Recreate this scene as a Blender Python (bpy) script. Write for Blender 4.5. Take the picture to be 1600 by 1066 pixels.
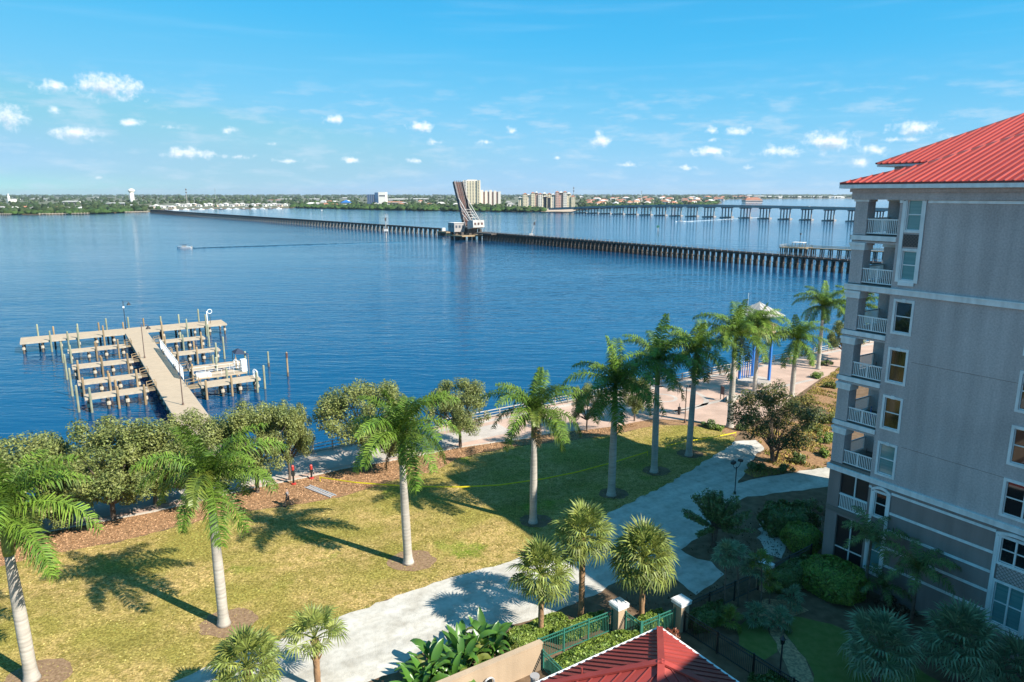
import bpy, math, random
import numpy as np
from mathutils import Vector, Matrix, Euler
R = math.radians
random.seed(7)
SC = bpy.context.scene
COL = SC.collection
for _o in list(bpy.data.objects):
    bpy.data.objects.remove(_o)

# ------------------------------------------------------------------ camera
FPX, HC = 1100.0, 28.0
PITCH = math.atan(230 / FPX)
cam = bpy.data.cameras.new('camera')
cam.sensor_width = 36.0
cam.lens = FPX / 1600 * 36.0
cam.clip_start, cam.clip_end = 0.5, 60000
cam_o = bpy.data.objects.new('camera', cam)
cam_o.location = (0, 0, HC)
cam_o.rotation_euler = (R(90) - PITCH, 0, 0)
COL.objects.link(cam_o)
SC.camera = cam_o

# ------------------------------------------------------------------ sun, sky, exposure
SUN_EL = R(40.0)
SUN_AZ = R(-30.8)                        # measured from +X, counter-clockwise
SUN_STR, SKY_STR, EXPO = 4.7, 0.10, 1.0
sd = Vector((math.cos(SUN_EL) * math.cos(SUN_AZ), math.cos(SUN_EL) * math.sin(SUN_AZ), math.sin(SUN_EL)))
sl = bpy.data.lights.new('sun', 'SUN')
sl.energy, sl.angle, sl.color = SUN_STR, R(0.5), (1.0, 0.93, 0.82)
so = bpy.data.objects.new('sun', sl)
so.rotation_euler = (-sd).to_track_quat('-Z', 'Y').to_euler()
so.location = (60, -60, 90)
COL.objects.link(so)

CLOUDS = [(168,135,42,17,1),(85,136,30,10,.62),(12,183,22,18,.85),(85,171,14,8,.5),(115,207,44,11,.6),(207,192,18,9,.55),
 (358,203,17,7,.55),(520,187,19,9,.65),(655,198,23,9,.85),(295,239,34,9,.75),(548,250,22,7,.5),(680,222,18,7,.4),
 (938,222,19,11,.75),(935,207,12,8,.45),(1113,204,12,7,.65),(1153,204,21,8,.75),(1110,237,38,8,.75),(1113,218,11,6,.45),
 (1295,221,34,14,1),(1220,236,42,10,.65),(1428,201,29,10,.95),(1365,234,24,10,.65),(1345,255,19,9,.6),(980,258,23,7,.5),
 (1075,262,19,6,.45),(650,252,21,6,.33),(450,252,32,6,.3),(800,205,15,10,.28),(760,222,30,7,.24),(1170,262,15,6,.35),
 (152,278,11,5,.35),(270,200,20,6,.25),(370,245,40,7,.2),(1410,218,32,7,.4),(1500,215,40,9,.4),(1560,240,40,10,.5),
 (-90,180,60,22,.9),(-180,140,50,16,.8),(1720,190,60,18,.8),(1850,230,60,14,.7),(870,247,16,5,.3),(420,225,18,5,.22)]


def pix_dir(x, y):
    dx, dy = (x - 800) / FPX, -(y - 533) / FPX
    d = Vector((dx, math.cos(PITCH) + dy * math.sin(PITCH), -math.sin(PITCH) + dy * math.cos(PITCH)))
    return d.normalized()


world = bpy.data.worlds.new('World')
SC.world = world
world.use_nodes = True
nt = world.node_tree
nt.nodes.clear()


def N(t, kind, **kw):
    n = t.nodes.new(kind)
    for k, v in kw.items():
        if k == 'op':
            n.operation = v
        else:
            setattr(n, k, v)
    return n


def cloud_group():
    """Density of the cumulus field at a point (azimuth, elevation): soft ellipses, one per cloud."""
    g = bpy.data.node_groups.new('cloud_field', 'ShaderNodeTree')
    g.interface.new_socket('P', in_out='INPUT', socket_type='NodeSocketVector')
    g.interface.new_socket('D', in_out='OUTPUT', socket_type='NodeSocketFloat')
    gi, go = g.nodes.new('NodeGroupInput'), g.nodes.new('NodeGroupOutput')
    nz = N(g, 'ShaderNodeTexNoise')
    nz.inputs['Scale'].default_value = 75
    nz.inputs['Detail'].default_value = 5
    nz.inputs['Roughness'].default_value = 0.62
    g.links.new(gi.outputs[0], nz.inputs['Vector'])
    prev = None
    for (x, y, rx, ry, w) in CLOUDS:
        d = pix_dir(x, y)
        az, el = math.atan2(d.x, d.y), math.asin(d.z)
        k = 1.0 / FPX
        s = N(g, 'ShaderNodeVectorMath', op='SUBTRACT')
        g.links.new(gi.outputs[0], s.inputs[0])
        s.inputs[1].default_value = (az, el, 0)
        m = N(g, 'ShaderNodeVectorMath', op='MULTIPLY')
        g.links.new(s.outputs[0], m.inputs[0])
        m.inputs[1].default_value = (1 / (rx * k * 1.15), 1 / (ry * k * 1.15), 0)
        ln = N(g, 'ShaderNodeVectorMath', op='LENGTH')
        g.links.new(m.outputs[0], ln.inputs[0])
        f = N(g, 'ShaderNodeMath', op='SUBTRACT')
        f.inputs[0].default_value = 0.35 + 0.65 * w
        g.links.new(ln.outputs['Value'], f.inputs[1])
        if prev is None:
            prev = f
        else:
            mx = N(g, 'ShaderNodeMath', op='MAXIMUM')
            g.links.new(prev.outputs[0], mx.inputs[0])
            g.links.new(f.outputs[0], mx.inputs[1])
            prev = mx
    a = N(g, 'ShaderNodeMath', op='MULTIPLY_ADD')        # field + 1.9*(noise-.5)
    g.links.new(nz.outputs['Fac'], a.inputs[0])
    a.inputs[1].default_value = 2.3
    b = N(g, 'ShaderNodeMath', op='SUBTRACT')
    g.links.new(prev.outputs[0], b.inputs[0])
    b.inputs[1].default_value = 1.15
    g.links.new(b.outputs[0], a.inputs[2])
    g.links.new(a.outputs[0], go.inputs[0])
    return g


def build_world():
    L = nt.links.new
    sky = N(nt, 'ShaderNodeTexSky', sky_type='NISHITA')
    sky.sun_disc = False
    sky.sun_elevation = SUN_EL
    sky.sun_rotation = math.atan2(sd.x, sd.y)
    sky.altitude = 0
    sky.air_density, sky.dust_density, sky.ozone_density = 0.7, 0.05, 3.0
    # one tone curve for the whole sky (a clear sky as this camera's vivid processing shows it)
    sc0 = N(nt, 'ShaderNodeVectorMath', op='SCALE')
    L(sky.outputs[0], sc0.inputs[0])
    sc0.inputs['Scale'].default_value = 0.1
    cur = N(nt, 'ShaderNodeRGBCurve')
    for ch, pts in ((0, ((.08, .032), (.15, .036), (.207, .070), (.352, .135), (.565, .185), (.745, .205), (.9, .24), (1, .34))),
                    (1, ((.14, .19), (.262, .255), (.352, .29), (.548, .33), (.748, .34), (.836, .345), (.92, .36), (1, .44))),
                    (2, ((.30, .38), (.471, .465), (.587, .475), (.755, .47), (.802, .44), (.92, .45), (1, .53)))):
        c = cur.mapping.curves[ch]
        c.points[0].location, c.points[-1].location = (0, 0), pts[-1]
        for p in pts[:-1]:
            c.points.new(*p)
    cur.mapping.extend = 'EXTRAPOLATED'
    cur.mapping.update()
    L(sc0.outputs[0], cur.inputs['Color'])
    tint = N(nt, 'ShaderNodeVectorMath', op='SCALE')
    L(cur.outputs[0], tint.inputs[0])
    tint.inputs['Scale'].default_value = 1 / SKY_STR
    tc = N(nt, 'ShaderNodeTexCoord')
    sp = N(nt, 'ShaderNodeSeparateXYZ')
    L(tc.outputs['Generated'], sp.inputs[0])
    az = N(nt, 'ShaderNodeMath', op='ARCTAN2')
    L(sp.outputs['X'], az.inputs[0])
    L(sp.outputs['Y'], az.inputs[1])
    el = N(nt, 'ShaderNodeMath', op='ARCSINE')
    L(sp.outputs['Z'], el.inputs[0])
    cb = N(nt, 'ShaderNodeCombineXYZ')
    L(az.outputs[0], cb.inputs[0])
    L(el.outputs[0], cb.inputs[1])
    g = cloud_group()
    g1 = N(nt, 'ShaderNodeGroup', node_tree=g)
    L(cb.outputs[0], g1.inputs[0])
    off = N(nt, 'ShaderNodeVectorMath', op='ADD')
    L(cb.outputs[0], off.inputs[0])
    off.inputs[1].default_value = (0.003, 0.0065, 0)     # towards the sun: lit tops, grey bases
    g2 = N(nt, 'ShaderNodeGroup', node_tree=g)
    L(off.outputs[0], g2.inputs[0])
    dens = N(nt, 'ShaderNodeMapRange', interpolation_type='SMOOTHSTEP')
    L(g1.outputs[0], dens.inputs['Value'])
    dens.inputs['From Min'].default_value, dens.inputs['From Max'].default_value = -0.05, 1.0
    dens.inputs['To Max'].default_value = 0.9
    sh = N(nt, 'ShaderNodeMapRange', interpolation_type='SMOOTHSTEP')
    L(g2.outputs[0], sh.inputs['Value'])
    sh.inputs['From Min'].default_value, sh.inputs['From Max'].default_value = 0.15, 1.0
    ccol = N(nt, 'ShaderNodeMix', data_type='RGBA')
    L(sh.outputs[0], ccol.inputs['Factor'])
    w = 1.0 / SKY_STR
    ccol.inputs[6].default_value = (0.60 * w, 0.62 * w, 0.64 * w, 1)
    ccol.inputs[7].default_value = (0.27 * w, 0.36 * w, 0.45 * w, 1)
    # thin high streaks
    mp = N(nt, 'ShaderNodeMapping')
    L(cb.outputs[0], mp.inputs[0])
    mp.inputs['Scale'].default_value = (2.2, 34, 1)
    mp.inputs['Rotation'].default_value = (0, 0, R(6))
    nz = N(nt, 'ShaderNodeTexNoise')
    nz.inputs['Scale'].default_value = 1.7
    nz.inputs['Detail'].default_value = 6
    L(mp.outputs[0], nz.inputs['Vector'])
    cr = N(nt, 'ShaderNodeMapRange', interpolation_type='SMOOTHSTEP')
    L(nz.outputs['Fac'], cr.inputs['Value'])
    cr.inputs['From Min'].default_value, cr.inputs['From Max'].default_value = 0.5, 0.85
    cr.inputs['To Max'].default_value = 0.10
    hz = N(nt, 'ShaderNodeMix', data_type='RGBA')
    L(cr.outputs[0], hz.inputs['Factor'])
    L(tint.outputs[0], hz.inputs[6])
    hz.inputs[7].default_value = (0.42 * w, 0.53 * w, 0.60 * w, 1)
    mx = N(nt, 'ShaderNodeMix', data_type='RGBA')
    L(dens.outputs[0], mx.inputs['Factor'])
    L(hz.outputs[2], mx.inputs[6])
    L(ccol.outputs[2], mx.inputs[7])
    # broken thin cloudlets low over the horizon
    mp2 = N(nt, 'ShaderNodeMapping')
    L(cb.outputs[0], mp2.inputs[0])
    mp2.inputs['Scale'].default_value = (16, 62, 1)
    nz2 = N(nt, 'ShaderNodeTexNoise')
    nz2.inputs['Scale'].default_value = 1
    nz2.inputs['Detail'].default_value = 7
    nz2.inputs['Roughness'].default_value = 0.6
    L(mp2.outputs[0], nz2.inputs['Vector'])
    cm = N(nt, 'ShaderNodeMapRange', interpolation_type='SMOOTHSTEP')
    L(nz2.outputs['Fac'], cm.inputs['Value'])
    cm.inputs['From Min'].default_value, cm.inputs['From Max'].default_value = 0.47, 0.70
    cm.inputs['To Max'].default_value = 0.45
    lo_ = N(nt, 'ShaderNodeMapRange', interpolation_type='SMOOTHSTEP')
    L(el.outputs[0], lo_.inputs['Value'])
    lo_.inputs['From Min'].default_value, lo_.inputs['From Max'].default_value = 0.17, 0.09
    cmm = N(nt, 'ShaderNodeMath', op='MULTIPLY')
    L(cm.outputs[0], cmm.inputs[0])
    L(lo_.outputs[0], cmm.inputs[1])
    hz2 = N(nt, 'ShaderNodeMix', data_type='RGBA')
    L(cmm.outputs[0], hz2.inputs['Factor'])
    L(hz.outputs[2], hz2.inputs[6])
    hz2.inputs[7].default_value = (0.33 * w, 0.42 * w, 0.50 * w, 1)
    L(hz2.outputs[2], mx.inputs[6])
    bg = N(nt, 'ShaderNodeBackground')
    bg.inputs['Strength'].default_value = SKY_STR
    L(mx.outputs[2], bg.inputs['Color'])
    out = N(nt, 'ShaderNodeOutputWorld')
    L(bg.outputs[0], out.inputs['Surface'])


build_world()
vs = SC.view_settings
vs.view_transform, vs.look, vs.gamma, vs.exposure = 'Standard', 'None', 1.0, EXPO
vs.use_curve_mapping = False
SC.render.engine = 'CYCLES'
cy = SC.cycles
cy.max_bounces, cy.diffuse_bounces, cy.glossy_bounces, cy.transmission_bounces = 6, 3, 3, 3
cy.transparent_max_bounces = 6
cy.volume_bounces = 0
cy.use_denoising = True
cy.caustics_reflective = cy.caustics_refractive = False

# ------------------------------------------------------------------ frames and helpers
TH = R(33.0)
CU, SU = math.cos(TH), math.sin(TH)
WATER = -1.5


def W(a, b, z=0.0):
    """Shore frame: a runs along the seawall, b out to the water."""
    return Vector((a * CU - b * SU, a * SU + b * CU, z))


def GP(x, y, z=0.0):
    """The place on the level z that the photograph shows at a given point (z: ground, deck or water)."""
    d = pix_dir(x, y)
    t = (z - HC) / d.z
    return Vector((d.x * t, d.y * t, z))


def FAR(x, Y, z=0.0):
    """A far place at the distance Y."""
    f = Y * math.cos(PITCH) - (z - HC) * math.sin(PITCH)
    return Vector(((x - 800) / FPX * f, Y, z))


class MB:
    def __init__(s):
        s.v, s.f = [], []

    def add(s, vs, fs):
        o = len(s.v)
        s.v += [tuple(v) for v in vs]
        s.f += [tuple(i + o for i in f) for f in fs]
        return s

    def quad(s, *p):
        return s.add(p, [tuple(range(len(p)))])

    def box(s, x0, x1, y0, y1, z0, z1, rot=None, at=None):
        vs = [Vector((x, y, z)) for z in (z0, z1) for y in (y0, y1) for x in (x0, x1)]
        if rot is not None:
            vs = [rot @ v for v in vs]
        if at is not None:
            vs = [v + Vector(at) for v in vs]
        return s.add(vs, [(0, 2, 3, 1), (4, 5, 7, 6), (0, 1, 5, 4), (2, 6, 7, 3), (0, 4, 6, 2), (1, 3, 7, 5)])

    def bar(s, p, q, w, h=None):
        """A square bar from p to q."""
        p, q = Vector(p), Vector(q)
        h = h or w
        d = (q - p)
        l = d.length
        if l < 1e-6:
            return s
        d.normalize()
        up = Vector((0, 0, 1)) if abs(d.z) < 0.95 else Vector((1, 0, 0))
        sx = d.cross(up).normalized() * (w / 2)
        sy = sx.cross(d).normalized() * (h / 2)
        vs = [p - sx - sy, p + sx - sy, p + sx + sy, p - sx + sy, q - sx - sy, q + sx - sy, q + sx + sy, q - sx + sy]
        return s.add(vs, [(3, 2, 1, 0), (4, 5, 6, 7), (0, 1, 5, 4), (1, 2, 6, 5), (2, 3, 7, 6), (3, 0, 4, 7)])

    def tube(s, pts, rad, n=8, cap=True):
        pts = [Vector(p) for p in pts]
        if not hasattr(rad, '__len__'):
            rad = [rad] * len(pts)
        vs = []
        for i, p in enumerate(pts):
            d = (pts[min(i + 1, len(pts) - 1)] - pts[max(i - 1, 0)]).normalized()
            up = Vector((0, 1, 0)) if abs(d.z) > 0.8 else Vector((0, 0, 1))
            x = d.cross(up).normalized()
            y = x.cross(d).normalized()
            for k in range(n):
                t = 2 * math.pi * k / n
                vs.append(p + (x * math.cos(t) + y * math.sin(t)) * rad[i])
        fs = []
        for i in range(len(pts) - 1):
            for k in range(n):
                a, b = i * n + k, i * n + (k + 1) % n
                fs.append((a, b, b + n, a + n))
        if cap:
            fs.append(tuple(range(n - 1, -1, -1)))
            m = (len(pts) - 1) * n
            fs.append(tuple(range(m, m + n)))
        return s.add(vs, fs)

    def prism(s, poly, z0, z1):
        n = len(poly)
        vs = [(p[0], p[1], z0) for p in poly] + [(p[0], p[1], z1) for p in poly]
        fs = [tuple(range(n - 1, -1, -1)), tuple(range(n, 2 * n))]
        fs += [(i, (i + 1) % n, n + (i + 1) % n, n + i) for i in range(n)]
        return s.add(vs, fs)

    def mesh(s, name, m, smooth=False):
        me = bpy.data.meshes.new(name)
        me.from_pydata(s.v, [], s.f)
        me.materials.append(m)
        if smooth:
            me.shade_smooth()
        me.update()
        return me

    def build(s, name, m, parent=None, smooth=False, loc=None, rotz=0.0):
        return link(name, s.mesh(name, m, smooth), parent, loc, rotz)


def link(name, me, parent=None, loc=None, rot=0.0, scale=None):
    o = bpy.data.objects.new(name, me)
    COL.objects.link(o)
    if parent is not None:
        o.parent = parent
    if loc is not None:
        o.location = loc
    o.rotation_euler = rot if hasattr(rot, '__len__') else (0, 0, rot)
    if scale is not None:
        o.scale = scale if hasattr(scale, '__len__') else (scale,) * 3
    return o


def thing(name, label, cat, loc=(0, 0, 0), rotz=0.0, group=None):
    o = link(name, None, None, loc, rotz)
    o.empty_display_size = 0.3
    return tag(o, label, cat, group)


def tag(o, label, cat, group=None):
    o['label'], o['category'] = label, cat
    if group:
        o['group'] = group
    return o


def kind(o, k):
    o['kind'] = k
    return o


def dup(root, loc=None, rotz=None, label=None, scale=None):
    """A copy of a thing with copies of its parts and their sub-parts."""
    r = root.copy()
    COL.objects.link(r)
    if loc is not None:
        r.location = loc
    if rotz is not None:
        r.rotation_euler = (0, 0, rotz)
    if scale is not None:
        r.scale = scale if hasattr(scale, '__len__') else (scale,) * 3
    if label:
        r['label'] = label
    for ch in list(KIDS.get(root.name, [])) or [c for c in root.children]:
        c = ch.copy()
        COL.objects.link(c)
        c.parent = r
        for g in list(ch.children):
            d = g.copy()
            COL.objects.link(d)
            d.parent = c
    return r


KIDS = {}


# ------------------------------------------------------------------ materials
def mat(name, col, rough=0.7, col2=None, scale=1.0, amount=1.0, bump=0.0, bscale=None, metal=0.0, spec=0.5, detail=6, coords='Object', stretch=None, island=0.0, lo=0.35, hi=0.65, trans=0.0):
    m = bpy.data.materials.new(name)
    m.use_nodes = True
    t = m.node_tree
    p = t.nodes['Principled BSDF']
    p.inputs['Roughness'].default_value = rough
    p.inputs['Metallic'].default_value = metal
    p.inputs['Specular IOR Level'].default_value = spec
    c1 = (*col, 1)
    p.inputs['Base Color'].default_value = c1
    tc = t.nodes.new('ShaderNodeTexCoord')
    src = tc.outputs[coords] if coords != 'World' else t.nodes.new('ShaderNodeNewGeometry').outputs['Position']
    if stretch:
        mp = t.nodes.new('ShaderNodeMapping')
        mp.inputs['Scale'].default_value = stretch
        t.links.new(src, mp.inputs[0])
        src = mp.outputs[0]
    last = None
    if col2 is not None:
        nz = t.nodes.new('ShaderNodeTexNoise')
        nz.inputs['Scale'].default_value = scale
        nz.inputs['Detail'].default_value = detail
        t.links.new(src, nz.inputs['Vector'])
        mr = t.nodes.new('ShaderNodeMapRange')
        mr.inputs['From Min'].default_value, mr.inputs['From Max'].default_value = lo, hi
        t.links.new(nz.outputs['Fac'], mr.inputs['Value'])
        mx = t.nodes.new('ShaderNodeMix')
        mx.data_type = 'RGBA'
        t.links.new(mr.outputs[0], mx.inputs['Factor'])
        mx.inputs[6].default_value = c1
        mx.inputs[7].default_value = (*col2, 1)
        last = mx.outputs[2]
        t.links.new(last, p.inputs['Base Color'])
    if island:
        ge = t.nodes.new('ShaderNodeNewGeometry')
        mr = t.nodes.new('ShaderNodeMapRange')
        mr.inputs['To Min'].default_value, mr.inputs['To Max'].default_value = 1 - island, 1 + island
        t.links.new(ge.outputs['Random Per Island'], mr.inputs['Value'])
        vm = t.nodes.new('ShaderNodeVectorMath')
        vm.operation = 'SCALE'
        if last is None:
            vm.inputs[0].default_value = col
        else:
            t.links.new(last, vm.inputs[0])
        t.links.new(mr.outputs[0], vm.inputs['Scale'])
        last = vm.outputs[0]
        t.links.new(last, p.inputs['Base Color'])
    if bump:
        nb = t.nodes.new('ShaderNodeTexNoise')
        nb.inputs['Scale'].default_value = bscale or scale * 3
        nb.inputs['Detail'].default_value = 5
        t.links.new(src, nb.inputs['Vector'])
        bp = t.nodes.new('ShaderNodeBump')
        bp.inputs['Strength'].default_value = bump
        bp.inputs['Distance'].default_value = 0.05
        t.links.new(nb.outputs['Fac'], bp.inputs['Height'])
        t.links.new(bp.outputs[0], p.inputs['Normal'])
    if trans:
        tr = t.nodes.new('ShaderNodeBsdfTranslucent')
        if last is not None:
            t.links.new(last, tr.inputs['Color'])
        else:
            tr.inputs['Color'].default_value = c1
        ms = t.nodes.new('ShaderNodeMixShader')
        ms.inputs[0].default_value = trans
        t.links.new(p.outputs[0], ms.inputs[1])
        t.links.new(tr.outputs[0], ms.inputs[2])
        t.links.new(ms.outputs[0], t.nodes['Material Output'].inputs['Surface'])
    return m


def water_mat():
    m = mat('river_water', (0.002, 0.050, 0.128), 0.07, spec=0.5)
    t = m.node_tree
    p = t.nodes['Principled BSDF']
    p.inputs['IOR'].default_value = 1.333
    pos = t.nodes.new('ShaderNodeNewGeometry').outputs['Position']
    h = None
    for sc, st, amp, det in ((1.0, (0.16, 0.62, 1), 1.0, 2), (1.0, (0.6, 1.7, 1), 0.30, 2), (1.0, (0.03, 0.09, 1), 1.6, 2)):
        mp = t.nodes.new('ShaderNodeMapping')
        mp.inputs['Scale'].default_value = st
        mp.inputs['Rotation'].default_value = (0, 0, R(-12))
        t.links.new(pos, mp.inputs[0])
        nz = t.nodes.new('ShaderNodeTexNoise')
        nz.inputs['Scale'].default_value = sc
        nz.inputs['Detail'].default_value = det
        nz.inputs['Distortion'].default_value = 0.4
        t.links.new(mp.outputs[0], nz.inputs['Vector'])
        ml = t.nodes.new('ShaderNodeMath')
        ml.operation = 'MULTIPLY_ADD'
        t.links.new(nz.outputs['Fac'], ml.inputs[0])
        ml.inputs[1].default_value = amp
        if h is not None:
            t.links.new(h, ml.inputs[2])
        else:
            ml.inputs[2].default_value = 0
        h = ml.outputs[0]
    # calmer and rougher lanes
    nz = t.nodes.new('ShaderNodeTexNoise')
    mp = t.nodes.new('ShaderNodeMapping')
    mp.inputs['Scale'].default_value = (0.004, 0.018, 1)
    t.links.new(pos, mp.inputs[0])
    t.links.new(mp.outputs[0], nz.inputs['Vector'])
    nz.inputs['Scale'].default_value = 1
    nz.inputs['Detail'].default_value = 4
    mr = t.nodes.new('ShaderNodeMapRange')
    mr.inputs['From Min'].default_value, mr.inputs['From Max'].default_value = 0.35, 0.65
    mr.inputs['To Min'].default_value, mr.inputs['To Max'].default_value = 0.26, 0.55
    t.links.new(nz.outputs['Fac'], mr.inputs['Value'])
    bp = t.nodes.new('ShaderNodeBump')
    bp.inputs['Distance'].default_value = 0.4
    t.links.new(mr.outputs[0], bp.inputs['Strength'])
    t.links.new(h, bp.inputs['Height'])
    t.links.new(bp.outputs[0], p.inputs['Normal'])
    return m


def lawn_mat():
    m = mat('lawn_grass', (0.30, 0.235, 0.075), 0.95, spec=0.1)
    t = m.node_tree
    p = t.nodes['Principled BSDF']
    pos = t.nodes.new('ShaderNodeNewGeometry').outputs['Position']

    def noise(scale, det, lo, hi, rough=0.6):
        nz = t.nodes.new('ShaderNodeTexNoise')
        nz.inputs['Scale'].default_value = scale
        nz.inputs['Detail'].default_value = det
        nz.inputs['Roughness'].default_value = rough
        t.links.new(pos, nz.inputs['Vector'])
        mr = t.nodes.new('ShaderNodeMapRange')
        mr.inputs['From Min'].default_value, mr.inputs['From Max'].default_value = lo, hi
        t.links.new(nz.outputs['Fac'], mr.inputs['Value'])
        return mr.outputs[0], nz.outputs['Fac']

    def mix(f, a, b):
        mx = t.nodes.new('ShaderNodeMix')
        mx.data_type = 'RGBA'
        t.links.new(f, mx.inputs['Factor'])
        for s, c in ((6, a), (7, b)):
            if isinstance(c, tuple):
                mx.inputs[s].default_value = (*c, 1)
            else:
                t.links.new(c, mx.inputs[s])
        return mx.outputs[2]
    f1, _ = noise(0.16, 6, 0.42, 0.58)
    f2, h2 = noise(1.6, 6, 0.42, 0.64, 0.7)
    f3, h3 = noise(5.5, 4, 0.42, 0.62, 0.75)
    f4, _ = noise(0.13, 4, 0.60, 0.69)
    c = mix(f1, (0.55, 0.40, 0.175), (0.35, 0.305, 0.085))
    c = mix(f2, c, (0.26, 0.22, 0.055))
    c = mix(f4, c, (0.20, 0.27, 0.035))
    dk = mix(f3, (0.50, 0.50, 0.40), (1.15, 1.10, 1.0))
    ml = t.nodes.new('ShaderNodeMix')
    ml.data_type = 'RGBA'
    ml.blend_type = 'MULTIPLY'
    ml.inputs['Factor'].default_value = 1
    t.links.new(c, ml.inputs[6])
    t.links.new(dk, ml.inputs[7])
    t.links.new(ml.outputs[2], p.inputs['Base Color'])
    bp = t.nodes.new('ShaderNodeBump')
    bp.inputs['Strength'].default_value = 0.55
    bp.inputs['Distance'].default_value = 0.12
    t.links.new(h3, bp.inputs['Height'])
    t.links.new(bp.outputs[0], p.inputs['Normal'])
    return m


def paver_mat(name, c1, c2, mortar, scale=2.2):
    m = mat(name, c1, 0.85, spec=0.25)
    t = m.node_tree
    p = t.nodes['Principled BSDF']
    pos = t.nodes.new('ShaderNodeNewGeometry').outputs['Position']
    mp = t.nodes.new('ShaderNodeMapping')
    mp.inputs['Rotation'].default_value = (0, 0, -TH)
    t.links.new(pos, mp.inputs[0])
    br = t.nodes.new('ShaderNodeTexBrick')
    br.inputs['Color1'].default_value = (*c1, 1)
    br.inputs['Color2'].default_value = (*c2, 1)
    br.inputs['Mortar'].default_value = (*mortar, 1)
    br.inputs['Scale'].default_value = scale
    br.inputs['Mortar Size'].default_value = 0.015
    t.links.new(mp.outputs[0], br.inputs['Vector'])
    nz = t.nodes.new('ShaderNodeTexNoise')
    nz.inputs['Scale'].default_value = 0.35
    nz.inputs['Detail'].default_value = 6
    t.links.new(pos, nz.inputs['Vector'])
    mr = t.nodes.new('ShaderNodeMapRange')
    mr.inputs['From Min'].default_value, mr.inputs['From Max'].default_value = 0.3, 0.7
    mr.inputs['To Min'].default_value, mr.inputs['To Max'].default_value = 0.78, 1.15
    t.links.new(nz.outputs['Fac'], mr.inputs['Value'])
    vm = t.nodes.new('ShaderNodeVectorMath')
    vm.operation = 'SCALE'
    t.links.new(br.outputs['Color'], vm.inputs[0])
    t.links.new(mr.outputs[0], vm.inputs['Scale'])
    t.links.new(vm.outputs[0], p.inputs['Base Color'])
    return m


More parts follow.
